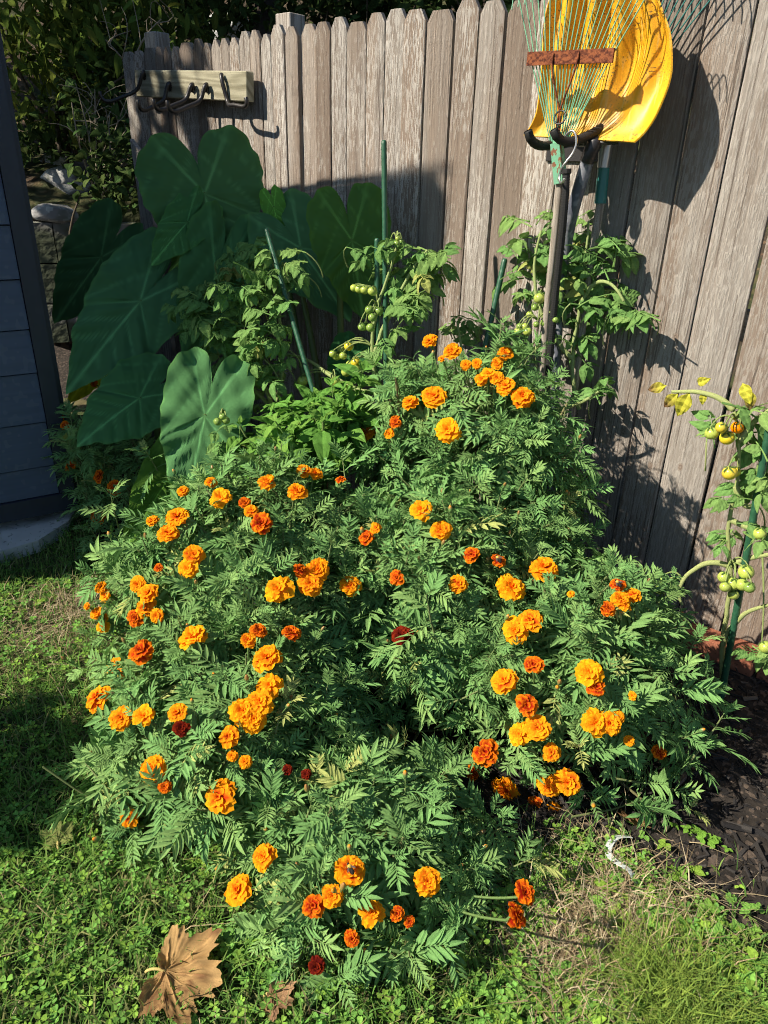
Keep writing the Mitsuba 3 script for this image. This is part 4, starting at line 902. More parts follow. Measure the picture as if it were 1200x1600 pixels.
# ------------------------------------------------------------------ tomatoes
rng = np.random.default_rng(55)
TP = [tomato_leaf(rng, int(rng.integers(2, 4)), rng.uniform(.1, .5)) for _ in range(6)]
TOM = np.array([.15, .27, .078])
def fruit_at(key, P, r, c, rng, calyx=True):
    m = MB(); m.sphere([0, 0, 0], r, c, 18, 12, (1, 1, .93)); v, f = m.mesh()
    ax = nrm([rng.normal() * .25, rng.normal() * .25, 1]); Mx = frame(np.cross(ax, [.2, 1, .1]), ax, P); v = v @ Mx[:3, :3].T + Mx[:3, 3]
    z = (v - P) @ ax / r; col = np.array(c) * (1 + .0 * z[:, None]); col = col * (1 - .25 * np.clip(z - .45, 0, 1)[:, None] * np.array([1.2, .3, 1]))
    k = put(key + '__tomato', (v, f), 'fruit', smooth=True, color=np.clip(col, 0, 1))
    m = MB()
    for q in range(5):
        a = q * 1.2566 + rng.uniform(-.2, .2); dv = np.array([math.cos(a), math.sin(a), .25]); V, ff_, C = leaflet(r * .95, r * .28, .3, .5, 3)
        m.add(place(place(V, [0, 0, r * .90], dv, [0, 0, 1]), P, Mx[:3, 0], Mx[:3, 2]), ff_, (.10, .17, .04))
    m.put(k + '__calyx', 'tomato_leaf')
    return P + ax * r
GREEN, PALE, GOLD, ORANGE = (.22, .33, .05), (.38, .46, .09), (.62, .48, .035), (.85, .24, .012)
def truss(key, stem_pt, fruits, depth, rng, stems):
    for (px, py, dpx, c) in fruits:
        P = at(px, py, depth + rng.uniform(-.03, .03)); r = dpx / 2 / F * to_px(P)[2]
        top = fruit_at(key, P, r, np.array(c) * rng.uniform(.9, 1.1), rng)
        sp = np.asarray(stem_pt); stems.tube(bez([sp, (sp + top) / 2 + [0, 0, .02], top], 8), np.linspace(.003, .0018, 8), 5, (.22, .28, .09))
def tomato(label, seed, main, leaves, trusses, base_tone=(1, 1, 1), leaf_size=(.16, .26), r0=.008, stem_c=(.26, .32, .12), dens=1.3, front=None):
    """main: stem polylines of (px, py, y); leaves: (px, py, y, count, spread); trusses: ((stem px, py, y), fruits, y)"""
    rng = np.random.default_rng(seed); key = thing('tomato_plant', label, 'tomato plant'); stems, out = MB(), []
    for pl in main:
        P = bez([at(*q) if len(q) == 3 and not isinstance(q, np.ndarray) else q for q in pl], 26)
        P = P + .006 * np.stack([meshkit.noise(P * 23 + s * 7, 3) - .5 for s in range(3)], 1)
        stems.tube(P, np.linspace(r0, r0 * .45, 26), 8, np.array(stem_c))
    for (px, py, y, cnt, spread, size) in leaves:
        for q in range(int(cnt * dens + .5)):
            P = at(px + rng.normal() * spread, py + rng.normal() * spread, y + rng.normal() * .035)
            if front is not None: P[1] = max(P[1] + .04, front)
            d = nrm([rng.normal(), rng.normal() * .6 - (.4 if front is None else .1), rng.uniform(-.15, .65)]); s = size * rng.uniform(.62, 1.0)
            P0 = P - d * s * .5; t = TONES[rng.choice(5, p=TONE_P)] * rng.uniform(.85, 1.2) * np.array(base_tone)
            out.append((int(rng.integers(len(TP))), frame(d, [rng.normal() * .3, -.35, 1], P0, s), t, s))
            if rng.random() < .2: stems.tube(bez([P0, P0 - d * .03 + [0, .02, -.03], P0 - d * .03 + [0, .04, -.07]], 6), .0022, 5, np.array(stem_c) * .9)
    for (sp, fruits, y) in trusses: truss(key, at(*sp), fruits, y, rng, stems)
    plant_leaves(key, out, 'tomato' + str(base_tone), TP, TOM * np.array(base_tone), rng, bsdf='tomato_leaf')
    k = stems.put(key + '__stem', 'matte', smooth=True); labels[k] = {'kind': 'stuff'}
    return key
tomato('bluish green tomato bush in the shade before the elephant ear leaves', 61,
       [[(430, 640, -.56), (400, 560, -.56), (385, 480, -.55), (375, 410, -.55)], [(430, 640, -.56), (440, 560, -.55), (435, 480, -.52), (425, 400, -.50)], [(430, 640, -.56), (360, 560, -.6), (320, 480, -.62)]],
       [(380, 415, -.55, 16, 22, .14), (330, 470, -.62, 18, 24, .14), (395, 470, -.62, 20, 28, .14), (350, 525, -.64, 16, 26, .15), (410, 535, -.62, 14, 24, .14), (300, 485, -.64, 9, 16, .14), (440, 430, -.52, 8, 16, .14), (375, 560, -.60, 9, 22, .15), (330, 672, -.84, 7, 16, .13), (415, 590, -.55, 4, 20, .13)],
       [((430, 560, -.56), [(365, 508, 15, GREEN), (358, 520, 15, GREEN), (372, 518, 14, GREEN), (420, 550, 16, GREEN), (430, 545, 14, PALE)], -.62),
        ((350, 650, -.86), [(340, 659, 13, GREEN), (353, 657, 13, GREEN), (348, 651, 11, GREEN)], -.92)], (1.0, 1.0, 1.0))
tomato('sunlit tomato plant with strings of green and yellow fruit beside the tallest stake', 62,
       [[(600, 640, -.45), (582, 560, -.44), (590, 480, -.42), (612, 415, -.40), (622, 372, -.38)], [(582, 560, -.44), (605, 500, -.40), (640, 430, -.36), (668, 390, -.34)], [(590, 615, -.50), (540, 600, -.52), (500, 575, -.50), (440, 556, -.46)]],
       [(640, 395, -.36, 6, 16, .16), (672, 392, -.34, 5, 12, .15), (655, 440, -.36, 7, 18, .17), (640, 480, -.38, 6, 14, .14), (575, 388, -.42, 3, 8, .12), (625, 460, -.40, 4, 16, .13), (610, 540, -.42, 3, 14, .12)],
       [((590, 470, -.42), [(553, 450, 12, PALE), (561, 452, 13, PALE), (570, 453, 14, PALE), (582, 455, 15, PALE)], -.46),
        ((588, 480, -.42), [(577, 484, 14, GREEN), (592, 486, 14, GREEN), (582, 496, 14, GREEN), (570, 510, 14, GREEN), (579, 512, 14, GREEN), (565, 511, 12, GREEN)], -.46),
        ((580, 540, -.44), [(545, 541, 15, GOLD), (534, 546, 14, PALE), (526, 556, 15, PALE), (520, 553, 12, PALE), (536, 556, 12, PALE)], -.48),
        ((580, 560, -.44), [(556, 566, 16, GOLD), (541, 581, 16, PALE), (556, 578, 17, PALE), (547, 570, 14, PALE)], -.48),
        ((520, 585, -.50), [(473, 595, 17, PALE), (465, 601, 13, GREEN), (524, 596, 16, PALE), (538, 622, 13, GOLD), (520, 612, 13, GREEN)], -.54),
        ((620, 376, -.38), [(612, 378, 10, GREEN), (620, 381, 11, GREEN), (627, 378, 9, GREEN), (622, 372, 9, PALE)], -.40)])
tomato('tomato plant climbing behind the rake and shovel handles', 63,
       [[(905, 640, -.10), (895, 560, -.10), (905, 480, -.09), (915, 400, -.08), (920, 345, -.08)], [(895, 560, -.10), (850, 500, -.14), (835, 430, -.14), (845, 360, -.12)], [(905, 480, -.09), (940, 440, -.10), (975, 470, -.12)], [(870, 640, -.2), (915, 625, -.22), (935, 612, -.22)], [(760, 620, -.28), (720, 540, -.2), (715, 505, -.18)]],
       [(845, 352, -.12, 4, 10, .14), (800, 378, -.13, 4, 12, .15), (830, 405, -.14, 5, 14, .14), (840, 450, -.14, 5, 14, .13), (805, 455, -.14, 4, 12, .12), (905, 345, -.09, 4, 12, .13), (915, 395, -.08, 6, 16, .15), (955, 385, -.11, 4, 10, .15), (925, 440, -.10, 7, 18, .15), (960, 480, -.12, 5, 12, .15), (900, 490, -.10, 6, 16, .14), (975, 500, -.12, 2, 8, .16), (850, 520, -.15, 4, 16, .12), (920, 615, -.22, 3, 10, .15), (712, 505, -.17, 4, 12, .13), (755, 525, -.2, 3, 10, .12), (900, 540, -.1, 4, 14, .13)],
       [((845, 470, -.14), [(843, 466, 18, PALE), (850, 505, 12, GREEN), (838, 507, 10, GREEN), (828, 492, 12, PALE), (836, 480, 12, GREEN)], -.18),
        ((840, 500, -.15), [(820, 511, 14, PALE), (810, 518, 14, PALE), (824, 518, 14, PALE), (812, 510, 11, GREEN), (868, 500, 10, GREEN)], -.19)], dens=1.1, front=-.12)
m3_ = tomato('rightmost tomato plant with bare stems, yellowed tip leaves and yellow and orange fruit', 64,
       [[(1128, 1125, -.26), (1128, 1060, -.26), (1132, 980, -.26), (1142, 900, -.27), (1138, 830, -.28), (1150, 760, -.29), (1154, 690, -.30), (1145, 640, -.30)],
        [(1145, 640, -.30), (1120, 622, -.30), (1080, 612, -.30), (1050, 612, -.30)], [(1140, 885, -.27), (1090, 885, -.30), (1068, 905, -.31), (1066, 945, -.31)], [(1140, 885, -.27), (1180, 870, -.28), (1240, 868, -.3)],
        [(1138, 810, -.28), (1170, 825, -.28), (1230, 850, -.3)], [(1150, 760, -.29), (1165, 790, -.28), (1215, 740, -.26)], [(1128, 1010, -.26), (1165, 960, -.28), (1230, 940, -.3)], [(1154, 690, -.3), (1190, 650, -.28), (1240, 620, -.26)]],
       [(1185, 640, -.26, 4, 12, .16), (1190, 690, -.26, 4, 10, .15), (1165, 770, -.28, 3, 10, .13), (1130, 790, -.30, 1, 5, .11), (1185, 830, -.28, 3, 10, .12), (1195, 745, -.25, 3, 8, .14), (1135, 838, -.27, 2, 6, .10), (1195, 1020, -.30, 2, 8, .14), (1205, 1290, -.45, 1, 4, .15), (1110, 668, -.30, 2, 8, .12)],
       [((1148, 655, -.30), [(1112, 677, 21, PALE), (1136, 684, 23, GOLD), (1152, 668, 20, ORANGE), (1127, 668, 18, GOLD)], -.34),
        ((1150, 720, -.29), [(1140, 739, 23, GOLD), (1149, 737, 17, GOLD)], -.33),
        ((1142, 880, -.27), [(1131, 902, 19, PALE), (1145, 912, 22, PALE), (1133, 917, 17, PALE), (1146, 929, 17, PALE), (1160, 914, 20, PALE), (1166, 894, 24, PALE), (1171, 918, 18, GREEN)], -.32),
        ((1068, 910, -.31), [(1037, 906, 17, GREEN), (1031, 921, 16, GREEN)], -.33),
        ((1190, 850, -.28), [(1187, 834, 20, PALE), (1196, 1011, 20, PALE), (1203, 840, 17, PALE)], -.30)], (1.15, 1.1, .9), r0=.0088, stem_c=(.30, .34, .13))
# its yellowed tip leaves
YL = np.array([.52, .50, .06])
for (px, py, s, dn, brown) in ((1078, 622, .075, (-.25, -.2, -1), 0), (1060, 624, .060, (-.6, -.1, -.9), 1), (1042, 612, .055, (-.9, -.2, -.4), 1), (1090, 608, .045, (.3, -.4, .2), 0), (1100, 622, .035, (.1, -.2, -1), 0), (1160, 608, .055, (.5, -.4, -.6), 0), (1174, 620, .05, (.2, -.3, -1), 1)):
    V, f, C = ovate(rng, 1, .62, n=7, pucker=.06, curl=.4, teeth=.25); t = V[:, 0:1]
    col = C * YL if not brown else C * (YL * np.clip(1.3 - 1.5 * t, 0, 1) + np.array([.20, .12, .06]) * np.clip(1.5 * t - .3, 0, 1))
    k = put(m3_ + '__yellow_leaf', (place(V, at(px, py - 10, -.30), dn, [.2, -1, .2], s), f), 'leaf', color=np.clip(col, 0, 1)); labels[k] = {'label': 'yellowed leaf drooping from the tip'}

# ------------------------------------------------------------------ basil
bas = thing('basil_plant', 'bushy bright green basil plant between the elephant ears and the marigolds', 'plant')
rng = np.random.default_rng(70); BP = [ovate(rng, 1, rng.uniform(.52, .66), n=6, pucker=.05, fold=.22, curl=rng.uniform(.3, .8), teeth=.02, vein=1.12) for _ in range(5)]
out, stems, tips = [], MB(), []
for (px, py, y, n_) in ((420, 650, -.72, 12), (455, 640, -.70, 12), (490, 640, -.66, 12), (520, 630, -.62, 10), (545, 620, -.58, 8), (400, 690, -.80, 12), (440, 690, -.80, 13), (480, 680, -.76, 12), (520, 670, -.72, 10), (550, 665, -.66, 8), (390, 715, -.84, 8), (430, 725, -.86, 8), (560, 640, -.6, 6)):
    for q in range(max(3, n_ // 2)):
        P = at(px + rng.normal() * 16, py + rng.normal() * 14, y + rng.normal() * .05); tips.append(P); G = nrm([rng.normal() * .3, -.25 + rng.normal() * .25, 1]); a = nrm(np.cross(G, rng.normal(size=3))); b = np.cross(G, a)
        stems.tube([P - G * .16, P - G * .08, P], [.0032, .0028, .0018], 6, (.14, .24, .06)); t = TONES[rng.choice(5, p=TONE_P)] * rng.uniform(.9, 1.15)
        for node, (bk, th, ln) in enumerate(((0, 28, .032), (.012, 52, .058), (.04, 72, .080), (.085, 88, .086))):
            for sd in (-1, 1):
                az = nrm((a if node % 2 else b) * sd + rng.normal(size=3) * .2); th_ = math.radians(th + rng.uniform(-12, 12)); d = G * math.cos(th_) + az * math.sin(th_); s = ln * rng.uniform(.8, 1.2)
                out.append((int(rng.integers(5)), frame(d, G - d * (G @ d) + rng.normal(size=3) * .12, P - G * bk + d * .006, s), t, s))
for q in range(10):
    e = tips[int(rng.integers(len(tips)))]; b0_ = np.array([-1.62, -.62, 0]); stems.tube(bez([b0_ + rng.normal(size=3) * [.03, .03, 0], b0_ * .5 + e * .5, e], 7), .004, 6, (.14, .2, .06))
k = stems.put(bas + '__stem', 'matte', smooth=True); labels[k] = {'kind': 'stuff'}
plant_leaves(bas, out, 'basil', BP, np.array([.14, .29, .055]), rng, bsdf='basil_leaf')

# ------------------------------------------------------------------ lawn: grass, clover, weeds, thatch
rng = np.random.default_rng(400)
def scatter(n, x0, x1, y0, y1, dens):
    P = np.stack([rng.uniform(x0, x1, n), rng.uniform(y0, y1, n)], 1); return P[rng.random(n) < dens(P[:, 0], P[:, 1])]
def bed_d(x, y):                                              # 1 on the lawn, fading over a ragged edge into the bed
    from shapely import points, distance
    d = distance(points(np.stack([x, y], 1)), BED); ins = in_bed(x, y)
    dd = distance(points(np.stack([x, y], 1)), BED.exterior)
    return np.where(ins, np.exp(-dd / .035) * .7, 1.0)
def patch(x, y, f=3.0, seed=0): return meshkit.fbm(np.stack([x * f, y * f, x * 0], -1), 3, seed)
bare = [(ground_at(930, 1440)[:2], .13), (ground_at(985, 1425)[:2], .10), (ground_at(60, 985)[:2], .15), (ground_at(115, 950)[:2], .10), (ground_at(890, 1500)[:2], .08)]
def dry(x, y):
    d = np.zeros_like(x)
    for c, r in bare: d = np.maximum(d, np.exp(-(((x - c[0]) ** 2 + (y - c[1]) ** 2) / r ** 2)))
    return d
XL = (-3.3, .9, -2.75, -.75)
def blades(P, h0, h1, w, cols, lean, key, mat='leaf', wig=.3):
    n = len(P); h = rng.uniform(h0, h1, n); az = rng.uniform(0, 6.283, n); ln = np.abs(rng.normal(size=n)) * lean + .1
    z0 = gz(P[:, 0], P[:, 1]); base = np.stack([P[:, 0], P[:, 1], z0], 1); d = np.stack([np.cos(az), np.sin(az), 0 * az], 1); s = np.stack([-np.sin(az + rng.normal(size=n) * .5), np.cos(az), 0 * az], 1)
    ww = (w * rng.uniform(.7, 1.3, n))[:, None]
    mid = base + d * (ln * h * .35)[:, None] + np.stack([0 * h, 0 * h, h * np.clip(.62 - .15 * ln, .1, 1)], 1); tip = base + d * (ln * h * 1.1)[:, None] + np.stack([0 * h, 0 * h, h * np.clip(1.02 - .45 * ln, .04, 1)], 1)
    V = np.stack([base - s * ww, base + s * ww, mid - s * ww * .8, mid + s * ww * .8, tip], 1)
    f = np.array([[0, 1, 3], [0, 3, 2], [2, 3, 4]])[None] + (np.arange(n) * 5)[:, None, None]
    c = np.asarray(cols)[rng.integers(len(cols), size=n)] * rng.uniform(.75, 1.25, (n, 1))
    k = put(key, (V.reshape(-1, 3), f.reshape(-1, 3)), mat, color=np.clip(np.repeat(c, 5, 0), 0, 1)); return k
G = [(.13, .27, .055), (.16, .31, .06), (.11, .23, .055), (.21, .33, .08), (.27, .28, .11)]
P = scatter(120000, *XL, lambda x, y: bed_d(x, y) * np.clip(.25 + 1.1 * patch(x, y, 2.2, 3), 0, 1) * (1 - .75 * dry(x, y)))
k = blades(P, .025, .075, .0016, G, .75, 'grass'); labels[k] = {'label': 'short green lawn grass around the flower bed', 'category': 'grass', 'kind': 'stuff'}
cl = ground_at(1050, 1575)[:2]; Q = cl + rng.normal(size=(1500, 2)) * [.06, .05]
b2 = blades(Q, .05, .12, .0013, [(.22, .32, .06), (.26, .35, .07), (.18, .28, .06)], 1.0, 'grass_tuft'); labels[b2] = {'label': 'tuft of fine yellow green grass at the bottom right of the lawn', 'category': 'grass', 'kind': 'stuff'}
T_ = np.vstack([c + rng.normal(size=(350 if c[0] < -1.5 else 850, 2)) * r * .75 for c, r in bare] + [scatter(4200, *XL, lambda x, y: .5 * np.clip(bed_d(x, y), .12, 1))])
k = blades(T_, .03, .10, .0012, [(.36, .29, .17), (.30, .23, .13), (.44, .37, .24), (.22, .16, .09)], 2.3, 'dry_thatch', 'matte'); labels[k] = {'label': 'dry straw coloured thatch lying in the lawn', 'category': 'dry grass', 'kind': 'stuff'}
def clover_proto(r):
    m = MB(); h = r.uniform(1.6, 3.2); top = np.array([r.uniform(-.6, .6), r.uniform(-.6, .6), h]); m.tube([[0, 0, 0], top * .5, top], [.05, .05, .04], 3, (1.0, 1.0, 1.0), cap=False)
    for q in range(3):
        a = q * 2.094 + r.uniform(-.15, .15); d = np.array([math.cos(a), math.sin(a), r.uniform(-.1, .25)])
        V = np.array([[.05, 0, 0], [.45, .36, .10], [.85, .42, .12], [1.02, .22, .06], [.92, 0, 0], [1.02, -.22, .06], [.85, -.42, .12], [.45, -.36, .10]]) * [1, 1.05, 1]
        C = np.ones((8, 3)); C[[0, 4]] *= 1.15
        m.add(place(V, top, d, [0, 0, 1]), [[0, 4, 1], [1, 4, 2], [2, 4, 3], [0, 7, 4], [7, 6, 4], [6, 5, 4]], C)
    v, f = m.mesh(); return v, f, m.col()
r_ = np.random.default_rng(9); CP = [clover_proto(r_) for _ in range(8)]
def spread(P, protos, s0, s1, base, key, label, cat, tilt=.3, mat='leaf', zoff=0.0):
    n = len(P); which = rng.integers(len(protos), size=n); s = rng.uniform(s0, s1, n); Ms = np.zeros((n, 4, 4)); z = gz(P[:, 0], P[:, 1]) + zoff
    for q in range(n):
        a = rng.uniform(0, 6.283); Ms[q] = frame([math.cos(a), math.sin(a), rng.normal() * tilt], [rng.normal() * tilt, rng.normal() * tilt, 1], [P[q, 0], P[q, 1], z[q]], s[q])
    tone = np.asarray(base) * rng.uniform(.7, 1.3, (n, 1)) * np.array([[1, 1, 1], [1.25, 1.1, .9], [.85, .95, 1.0]])[rng.integers(3, size=n)]
    mesh, col = merged(protos, which, Ms, tone); k = put(key, mesh, mat, color=col); labels[k] = {'label': label, 'category': cat, 'kind': 'stuff'}
P = scatter(26000, *XL, lambda x, y: bed_d(x, y) * np.clip(2.6 * patch(x, y, 2.6, 12) - .75, 0.03, 1) * (1 - .8 * dry(x, y)))
spread(P, CP, .0075, .0135, (.18, .35, .07), 'clover', 'bright green clover leaves growing through the lawn', 'clover')
def weed_proto(r):
    m = MB(); h = r.uniform(.6, 1.3); top = np.array([r.uniform(-.4, .4), r.uniform(-.4, .4), h]); m.tube([[0, 0, 0], top * .5, top], [.03, .03, .025], 3, (1, 1, .9), cap=False)
    for q in range(3):
        a = q * 1.45 - 1.45 + r.uniform(-.15, .15); V, f, C = ovate(r, 1.0, .78, n=6, pucker=.05, curl=.15, teeth=.28, vein=1.1); m.add(place(V, top, [math.cos(a), math.sin(a), r.uniform(-.1, .2)], [0, 0, 1]), f, C)
    v, f = m.mesh(); return v, f, m.col()
WP = [weed_proto(r_) for _ in range(5)]
wc = [ground_at(q[0], q[1])[:2] for q in ((1130, 1500), (1060, 1470), (1180, 1560), (1000, 1520), (960, 1560), (900, 1580), (1100, 1560), (840, 1560), (1010, 1360), (970, 1400), (900, 1340), (870, 1400), (780, 1590), (1150, 1450))]
P = np.vstack([c + rng.normal(size=(26, 2)) * .05 for c in wc] + [scatter(500, *XL, lambda x, y: .55 * bed_d(x, y))])
spread(P, WP, .014, .028, (.21, .39, .07), 'lawn_weeds', 'broad toothed weed leaves spreading through the front lawn', 'weeds', .35)
P = np.array([ground_at(q[0], q[1])[:2] for q in ((138, 865), (120, 890), (140, 885), (145, 862), (100, 905), (150, 905), (20, 915), (128, 872))]); spread(P, WP, .030, .045, (.09, .19, .05), 'round_weeds', 'round leaved weeds creeping beside the concrete slab', 'weeds', .3)
# the small weed on bare mulch
c = ground_at(1092, 1308)[:2]; m = MB()
for q in range(16):
    v, f, C = WP[q % 5]; p = c + rng.normal(size=2) * [.028, .018]; a = rng.uniform(0, 6.28); Mx = frame([math.cos(a), math.sin(a), 0], [rng.normal() * .3, rng.normal() * .3, 1], [p[0], p[1], gz(*p) + .004], rng.uniform(.012, .018)); m.add(v @ Mx[:3, :3].T + Mx[:3, 3], f, np.clip(C * [.17, .34, .05], 0, 1))
k = key_fast('weed'); scene[k] = m.shape('leaf'); labels[k] = {'label': 'small bright green weed alone on the bare dark mulch', 'category': 'weed'}

# mulch chips
def chip(r):
    L, w, t = 1.0, r.uniform(.15, .42), r.uniform(.05, .16); n = 2; xs = np.linspace(-.5, .5, n); V, F = [], []
    for q, x in enumerate(xs):
        ww = w * (.5 + .5 * r.random() if q in (0, n - 1) else 1); y = r.uniform(-.04, .04); z = r.uniform(-.03, .03)
        V += [[x, y - ww / 2, z], [x, y + ww / 2, z + r.uniform(-.02, .02)], [x, y + ww * .3, z + t], [x, y - ww * .35, z + t * r.uniform(.6, 1)]]
    for q in range(n - 1):
        for j in range(4): a, b = q * 4 + j, q * 4 + (j + 1) % 4; F += [[a, b, b + 4], [a, b + 4, a + 4]]
    F += [[0, 2, 1], [0, 3, 2], [4, 5, 6], [4, 6, 7]]; return np.array(V), np.array(F), np.ones((8, 3)) * r.uniform(.85, 1.15)
KP = [chip(r_) for _ in range(10)]
from shapely import points as _pts, distance as _dist
P = scatter(52000, -3.3, .9, -1.7, -.1, lambda x, y: np.where(in_bed(x, y), np.clip(.35 + .9 * patch(x, y, 3.5, 31), 0, 1), np.exp(-_dist(_pts(np.stack([x, y], 1)), BED.exterior) / .04) * .25))
n_ = len(P); Ms = np.zeros((n_, 4, 4)); z = gz(P[:, 0], P[:, 1])
for q in range(n_):
    a = rng.uniform(0, 6.283); Ms[q] = frame([math.cos(a), math.sin(a), rng.normal() * .22], [rng.normal() * .4, rng.normal() * .4, 1], [P[q, 0], P[q, 1], z[q] + .002 + abs(rng.normal()) * .006], rng.gamma(1.3, .0095) + .003)
tn = np.array([[.020, .018, .017], [.028, .025, .023], [.014, .013, .013], [.042, .038, .035], [.12, .10, .08]])[rng.choice(5, size=n_, p=[.36, .3, .2, .11, .03])] * rng.uniform(.8, 1.25, (n_, 1))
mesh, col = merged(KP, rng.integers(10, size=n_), Ms, tn); k = put('mulch_chips', mesh, 'matte', color=col); labels[k] = {'label': 'dark bark mulch chips covering the planting bed', 'category': 'mulch', 'kind': 'stuff'}

# ------------------------------------------------------------------ fallen leaves, strip, bees
def fallen(key, label, petiole, tip, size, seed, col, curl, lift=.01):
    r = np.random.default_rng(seed); pts = [(0, 1.0), (6, .88), (11, .86), (14, .92), (19, .74), (24, .66), (29, .72), (34, .86), (39, .84), (46, 1.0), (52, .88), (58, .86), (62, .72), (70, .58), (76, .60), (84, .66), (90, .62), (100, .70), (108, .56), (118, .42), (135, .30), (155, .16), (180, .06)]
    an = np.array([p[0] for p in pts]); ra = np.array([p[1] for p in pts]); tt = np.radians(np.linspace(-180, 180, 145)[:-1]); rad = np.interp(np.abs(np.degrees(tt)), an, ra) * (1 + .05 * np.sin(tt * 37 + seed))
    s = np.linspace(0, 1, 12)[1:]; V, C = [np.zeros(3)], [np.ones(3) * 1.3]; nt = len(tt)
    for q in s:
        x, y = np.cos(tt) * rad * q, np.sin(tt) * rad * q; vein = sum(np.exp(-((np.degrees(tt) - a0) * rad * q * .0175 / .012) ** 2) for a0 in (0, 47, -47, 104, -104)) + .45 * np.exp(-((np.abs(np.degrees(tt)) - 22) * rad * q * .0175 / .008) ** 2)
        n_ = meshkit.fbm(np.stack([x * 2.2 + seed, y * 2.2, x * 0], -1), 3); fine = meshkit.fbm(np.stack([x * 14 + seed, y * 14, x * 0], -1), 2)
        z = .05 * vein * (1 - q * .5) + curl * (.55 * (n_ - .5) + .42 * q ** 2 * np.sin(tt * 2.5 + seed) ** 2 * .6) + .05 * (fine - .5)
        V.append(np.stack([x, y, z], 1)); k_ = np.clip((n_ * .6 + fine * .4 - .44) * 7, 0, 1)[:, None]; C.append((np.array(col[0]) * (1 - k_) + np.array(col[1]) * k_) / np.array(col[0]) * (.8 + .4 * fine)[:, None] * (1 + .3 * np.clip(vein, 0, 1))[:, None])
    V = np.vstack(V); C = np.vstack([np.atleast_2d(c) for c in C]) * np.array(col[0]); f = [[0, 1 + a, 1 + (a + 1) % nt] for a in range(nt)]
    for q in range(len(s) - 1):
        a = 1 + q * nt; kk_ = np.arange(nt); b = np.stack([a + kk_, a + nt + kk_, a + nt + (kk_ + 1) % nt, a + (kk_ + 1) % nt], 1); f += b[:, [0, 1, 2]].tolist() + b[:, [0, 2, 3]].tolist()
    A, B = ground_at(*petiole, .05), ground_at(*tip, .05); A[2] = gz(A[0], A[1]) + lift + .035; Mx = frame(B - A, [.1, -.15, 1], A, size)
    kt = thing(key, label, 'leaf'); put(kt + '__blade', (V @ Mx[:3, :3].T + Mx[:3, 3], np.array(f)), 'leaf', smooth=True, color=np.clip(C, 0, 1))
    m = MB(); m.tube(bez([A, A - nrm(B - A) * size * .16 + [0, 0, .002], A - nrm(B - A) * size * .34 - [0, 0, .012]], 8), [.0028] * 7 + [.0034], 6, (.42, .34, .12)); m.put(kt + '__stalk', 'matte', smooth=True)
fallen('fallen_leaf', 'large dry brown maple leaf lying on the lawn at the front left', (258, 1516), (356, 1534), .115, 4, ((.44, .28, .12), (.20, .105, .05)), .70)
fallen('fallen_leaf', 'small crumpled brown leaf in the lawn right of the big maple leaf', (424, 1552), (456, 1572), .05, 9, ((.36, .22, .12), (.24, .14, .08)), .7, -.01)
fallen('fallen_leaf', 'pale green fallen leaf in the shaded lawn at the left edge', (88, 1306), (88, 1284), .05, 12, ((.22, .26, .08), (.16, .18, .06)), .5, -.005)
fallen('fallen_leaf', 'brown dead leaf on the mulch under the right marigold plant', (995, 1262), (985, 1288), .055, 15, ((.34, .20, .10), (.22, .12, .06)), .6, -.02)
sp_ = [ground_at(*q) for q in ((986, 1312), (962, 1318), (950, 1332), (948, 1346), (958, 1358), (974, 1368), (990, 1386))]
P = bez([p * [1, 1, 0] + [0, 0, gz(p[0], p[1]) + h_] for p, h_ in zip(sp_, (.014, .026, .034, .034, .034, .034, .022))], 24); tg = nrm(np.gradient(P, axis=0)); sd = nrm(np.cross(tg, [0, 0, 1])); tw = np.linspace(-.6, .5, 24)[:, None]
sdv = (sd * np.cos(tw) + np.array([0, 0, 1]) * np.sin(tw)) * .0075; up_ = nrm(np.cross(sdv, tg)) * .0005
V = np.concatenate([P - sdv + up_, P + sdv + up_, P + sdv - up_, P - sdv - up_]); q = np.arange(23); F_ = []
for a in range(4): b = (a + 1) % 4; F_ += np.stack([a * 24 + q, b * 24 + q, b * 24 + q + 1, a * 24 + q + 1], 1).tolist()
k = put('plastic_strip', (V, np.array(F_)), principled(rgb(.55, .60, .58), .5), smooth=False); labels[k] = {'label': 'torn strip of pale plastic lying between lawn and mulch', 'category': 'plastic strip'}
def bee(px, py, label, fl):
    q = int(np.argmin([np.linalg.norm(to_px(f_[0])[:2] - [px, py]) for f_ in FP])); P0, i_, sz = FP[q]; n = nrm(CAM - P0 + [0, 0, .6]); P = P0 + n * sz * .34
    t = thing('bee', label, 'bee'); Mx = frame(np.cross(n, [.3, .8, .2]), n, P, .0085)
    def part(nm, m, mat='matte'): v, f = m.mesh(); put(t + '__' + nm, (v @ Mx[:3, :3].T + Mx[:3, 3], f), mat, smooth=True, color=m.col())
    m = MB(); m.sphere([-.75, 0, .42], .60, (.018, .014, .012), 14, 10, (1.35, .9, .85)); part('abdomen', m)
    m = MB(); m.sphere([.25, 0, .55], .50, (.55, .36, .06), 14, 10, (1, 1, .9)); part('thorax', m)
    m = MB(); m.sphere([.85, 0, .42], .30, (.02, .018, .016), 10, 8); part('head', m)
    for s in (-1, 1):
        m = MB(); V, f, C = leaflet(1.3, .42, .1, .05, 5, (.11, .10, .085)); m.add(place(V, [.2, s * .25, .95], [-1, s * .75, .25], [0, 0, 1]), f, C); part('wing', m, 'leaf')
        for x0 in (.55, .25, -.05): m = MB(); m.tube([[x0, s * .3, .4], [x0 + .15, s * .8, .5], [x0 + .1, s * 1.05, -.05]], [.05, .045, .03], 5, (.02, .016, .014)); part('leg', m)
bee(547, 1362, 'bee feeding on the orange flower at the front of the bed', 0)
bee(780, 872, 'bee on the small reddish flower in the middle of the bed', 1)
